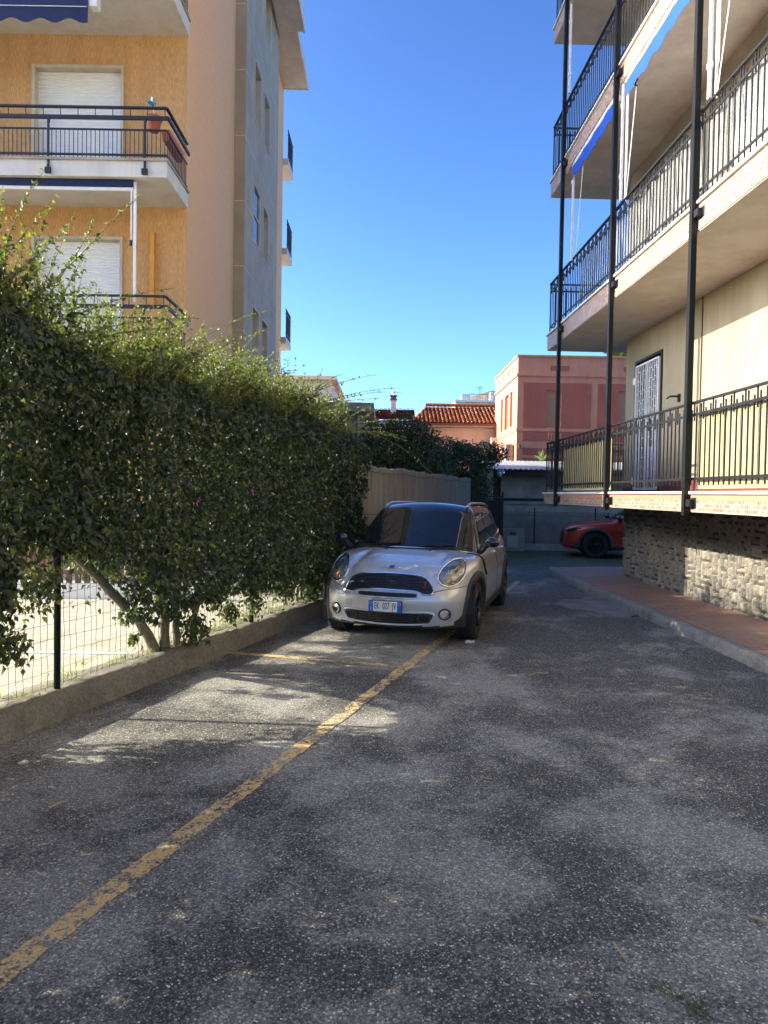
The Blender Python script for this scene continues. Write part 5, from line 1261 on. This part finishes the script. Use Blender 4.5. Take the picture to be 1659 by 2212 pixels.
# orange red suv, nose to the left
rc, rbody = make_car(Suv, 'parked_car', (5.0, 19.62, 0), R(-99), 'orange red sport utility car half hidden behind the stone base, in shade', M['redpaint'], M['redpaint'])
Sf, Sc = Suv.body, Suv.cabin
patch('windscreen', Sc, roundp([(-.74, 1.06), (-.60, 1.42), (0, 1.45), (.60, 1.42), (.74, 1.06), (0, 1.03)], 1), 1, .004, M['carglass'], rc, 8)
mb = MB(); sm = MB(); bl = MB()
for sd in (1, -1):
    for p in (roundp([(1.62, 1.09), (1.75, 1.16), (2.2, 1.44), (2.55, 1.46), (2.62, 1.11)], 1), roundp([(2.70, 1.11), (2.63, 1.46), (3.2, 1.43), (3.55, 1.18)], 1)):
        o = patch('side_window', Sc, p, 0, .004, M['carglass'], rc, 6)
        if sd < 0: o.data.transform(Matrix.Scale(-1, 4, (1, 0, 0)))
    P = onto(Sf, dens([(1.45, 1.02), (2.6, 1.045), (3.6, 1.07)], .06, False), 0, .0); bl.tube([(sd*(p[0]+.003), p[1], p[2]) for p in P], .012, 5)
    for q in ([(1.38, .40), (1.36, .7), (1.42, 1.0)], [(2.6, .36), (2.6, 1.02)]): P = onto(Sf, dens(q, .03, False), 0, .001); sm.tube([(sd*p[0], p[1], p[2]) for p in P], .004, 4)
    P = onto(Sf, dens([(.30, .60), (1.3, .74), (2.6, .76)], .06, False), 0, .0)
    h0 = patch('headlight', Sf, roundp([(sd*.42, .74), (sd*.62, .79), (sd*.80, .83), (sd*.84, .77), (sd*.72, .70), (sd*.45, .69)][::(1 if sd > 0 else -1)], 1), 1, .006, M['carglass'], rc, 5)
    b_ = MB().lathe([(max(1e-4, math.sin(math.pi*i/12)), -math.cos(math.pi*i/12)) for i in range(13)], lambda a, b, h: (sd*(1.00+.11*a), 1.42+.09*h, 1.10+.075*b), 20).build('side_mirror', M['roof_black'], rc, smooth=True)
    MB().bar((sd*.84, 1.48, 1.0), (sd*.96, 1.45, 1.06), .08, .04).build('mirror_stalk', M['darkplastic'], b_)
    A = onto(Sc, dens([(1.50, 1.07), (1.75, 1.22), (2.05, 1.41)], .05, False), 0, .004); bl.tube([(sd*p[0], p[1], p[2]) for p in A], .012, 5)
bl.build('belt_trim', M['chrome'], rc); sm.build('shut_lines', M['ink'], rbody)
patch('grille', Sf, roundp([(-.45, .50), (-.40, .70), (0, .72), (.40, .70), (.45, .50), (.3, .36), (-.3, .36)], 1), 1, .005, M['darkplastic'], rc, 6)

# ------------------------------------------------------------------ small things on the asphalt
def litter(name, x, y, pts, r, m, label, cat, z=.012):
    t = MB().tube([(x+a, y+b, z+c) for a, b, c in pts], r, 5).build(name, m); return props(t, label, cat)
litter('twig', .87, 2.47, [(0, .045, .0), (.004, .0, .003), (.012, -.045, 0)], .0045, M['straw'], 'short dry straw twig on the asphalt, lower right', 'twig')
litter('twig', 1.50, 2.66, [(-.04, .03, 0), (0, 0, .004), (.07, -.02, 0)], .006, M['straw'], 'tan dry twig at the right edge of the asphalt', 'twig')
litter('twig', .62, 3.97, [(-.03, .03, 0), (0, 0, .003), (.03, .0, 0)], .004, M['straw'], 'tiny dry straw lying on the pale patch in the middle of the asphalt', 'twig')
litter('twig', -1.66, 3.55, [(-.03, -.03, 0), (0, .02, .003), (.03, .05, 0)], .004, M['straw'], 'tiny dry straw on the asphalt left of the yellow line', 'twig')
litter('twig', 1.45, 6.35, [(-.09, -.03, 0), (-.02, .01, .01), (.05, .0, .01), (.09, .04, 0)], .004, M['straw'], 'thin pale forked twig on the asphalt right of the silver car', 'twig')
P = [(.93, 7.70, .01), (.96, 7.69, .02), (1.0, 7.70, .012), (1.03, 7.71, .02)]
props(MB().tube(P, [.012, .02, .012, .016], 6).build('paper_litter', M['litter']), 'crumpled white paper scrap by the front tyre of the silver car', 'litter')
n = 9000; y = 1.7+5.5*rng.random(n)**1.6; x = (rng.random(n)*2-1)*y*.62+.05*0; r_ = rng.uniform(.0012, .0038, n); keep = x > KX(y)+.03; x, y, r_ = x[keep], y[keep], r_[keep]; n = len(x)
U = np.array([(1, 0, 0), (-1, 0, 0), (0, 1, 0), (0, -1, 0), (0, 0, .8), (0, 0, -.8)]); FO = np.array([(0, 2, 4), (2, 1, 4), (1, 3, 4), (3, 0, 4), (2, 0, 5), (1, 2, 5), (3, 1, 5), (0, 3, 5)])
V = (U[None]*r_[:, None, None]*rng.uniform(.7, 1.3, (n, 6, 1))); a = rng.uniform(0, 6.28, n); ca, sa = np.cos(a)[:, None], np.sin(a)[:, None]
V = np.stack([V[..., 0]*ca-V[..., 1]*sa+x[:, None], V[..., 0]*sa+V[..., 1]*ca+y[:, None], V[..., 2]+r_[:, None]*.5+.001], -1).reshape(-1, 3)
F = (FO[None]+(np.arange(n)*6)[:, None, None]).reshape(-1, 3)
s = NT('loose_grit'); at = s.n('Attribute', attribute_name='tint'); s.color(s.ramp(at.outputs['Fac'], [(0, (.06, .058, .055)), (.6, (.20, .19, .175)), (1, (.55, .53, .49))])); s.b.inputs['Roughness'].default_value = .8
props(npmesh('gravel', V, F, s.m, tint=np.repeat(rng.random(n)**1.3, 6)), 'loose grit scattered over the asphalt in the foreground', 'gravel', kind='stuff')
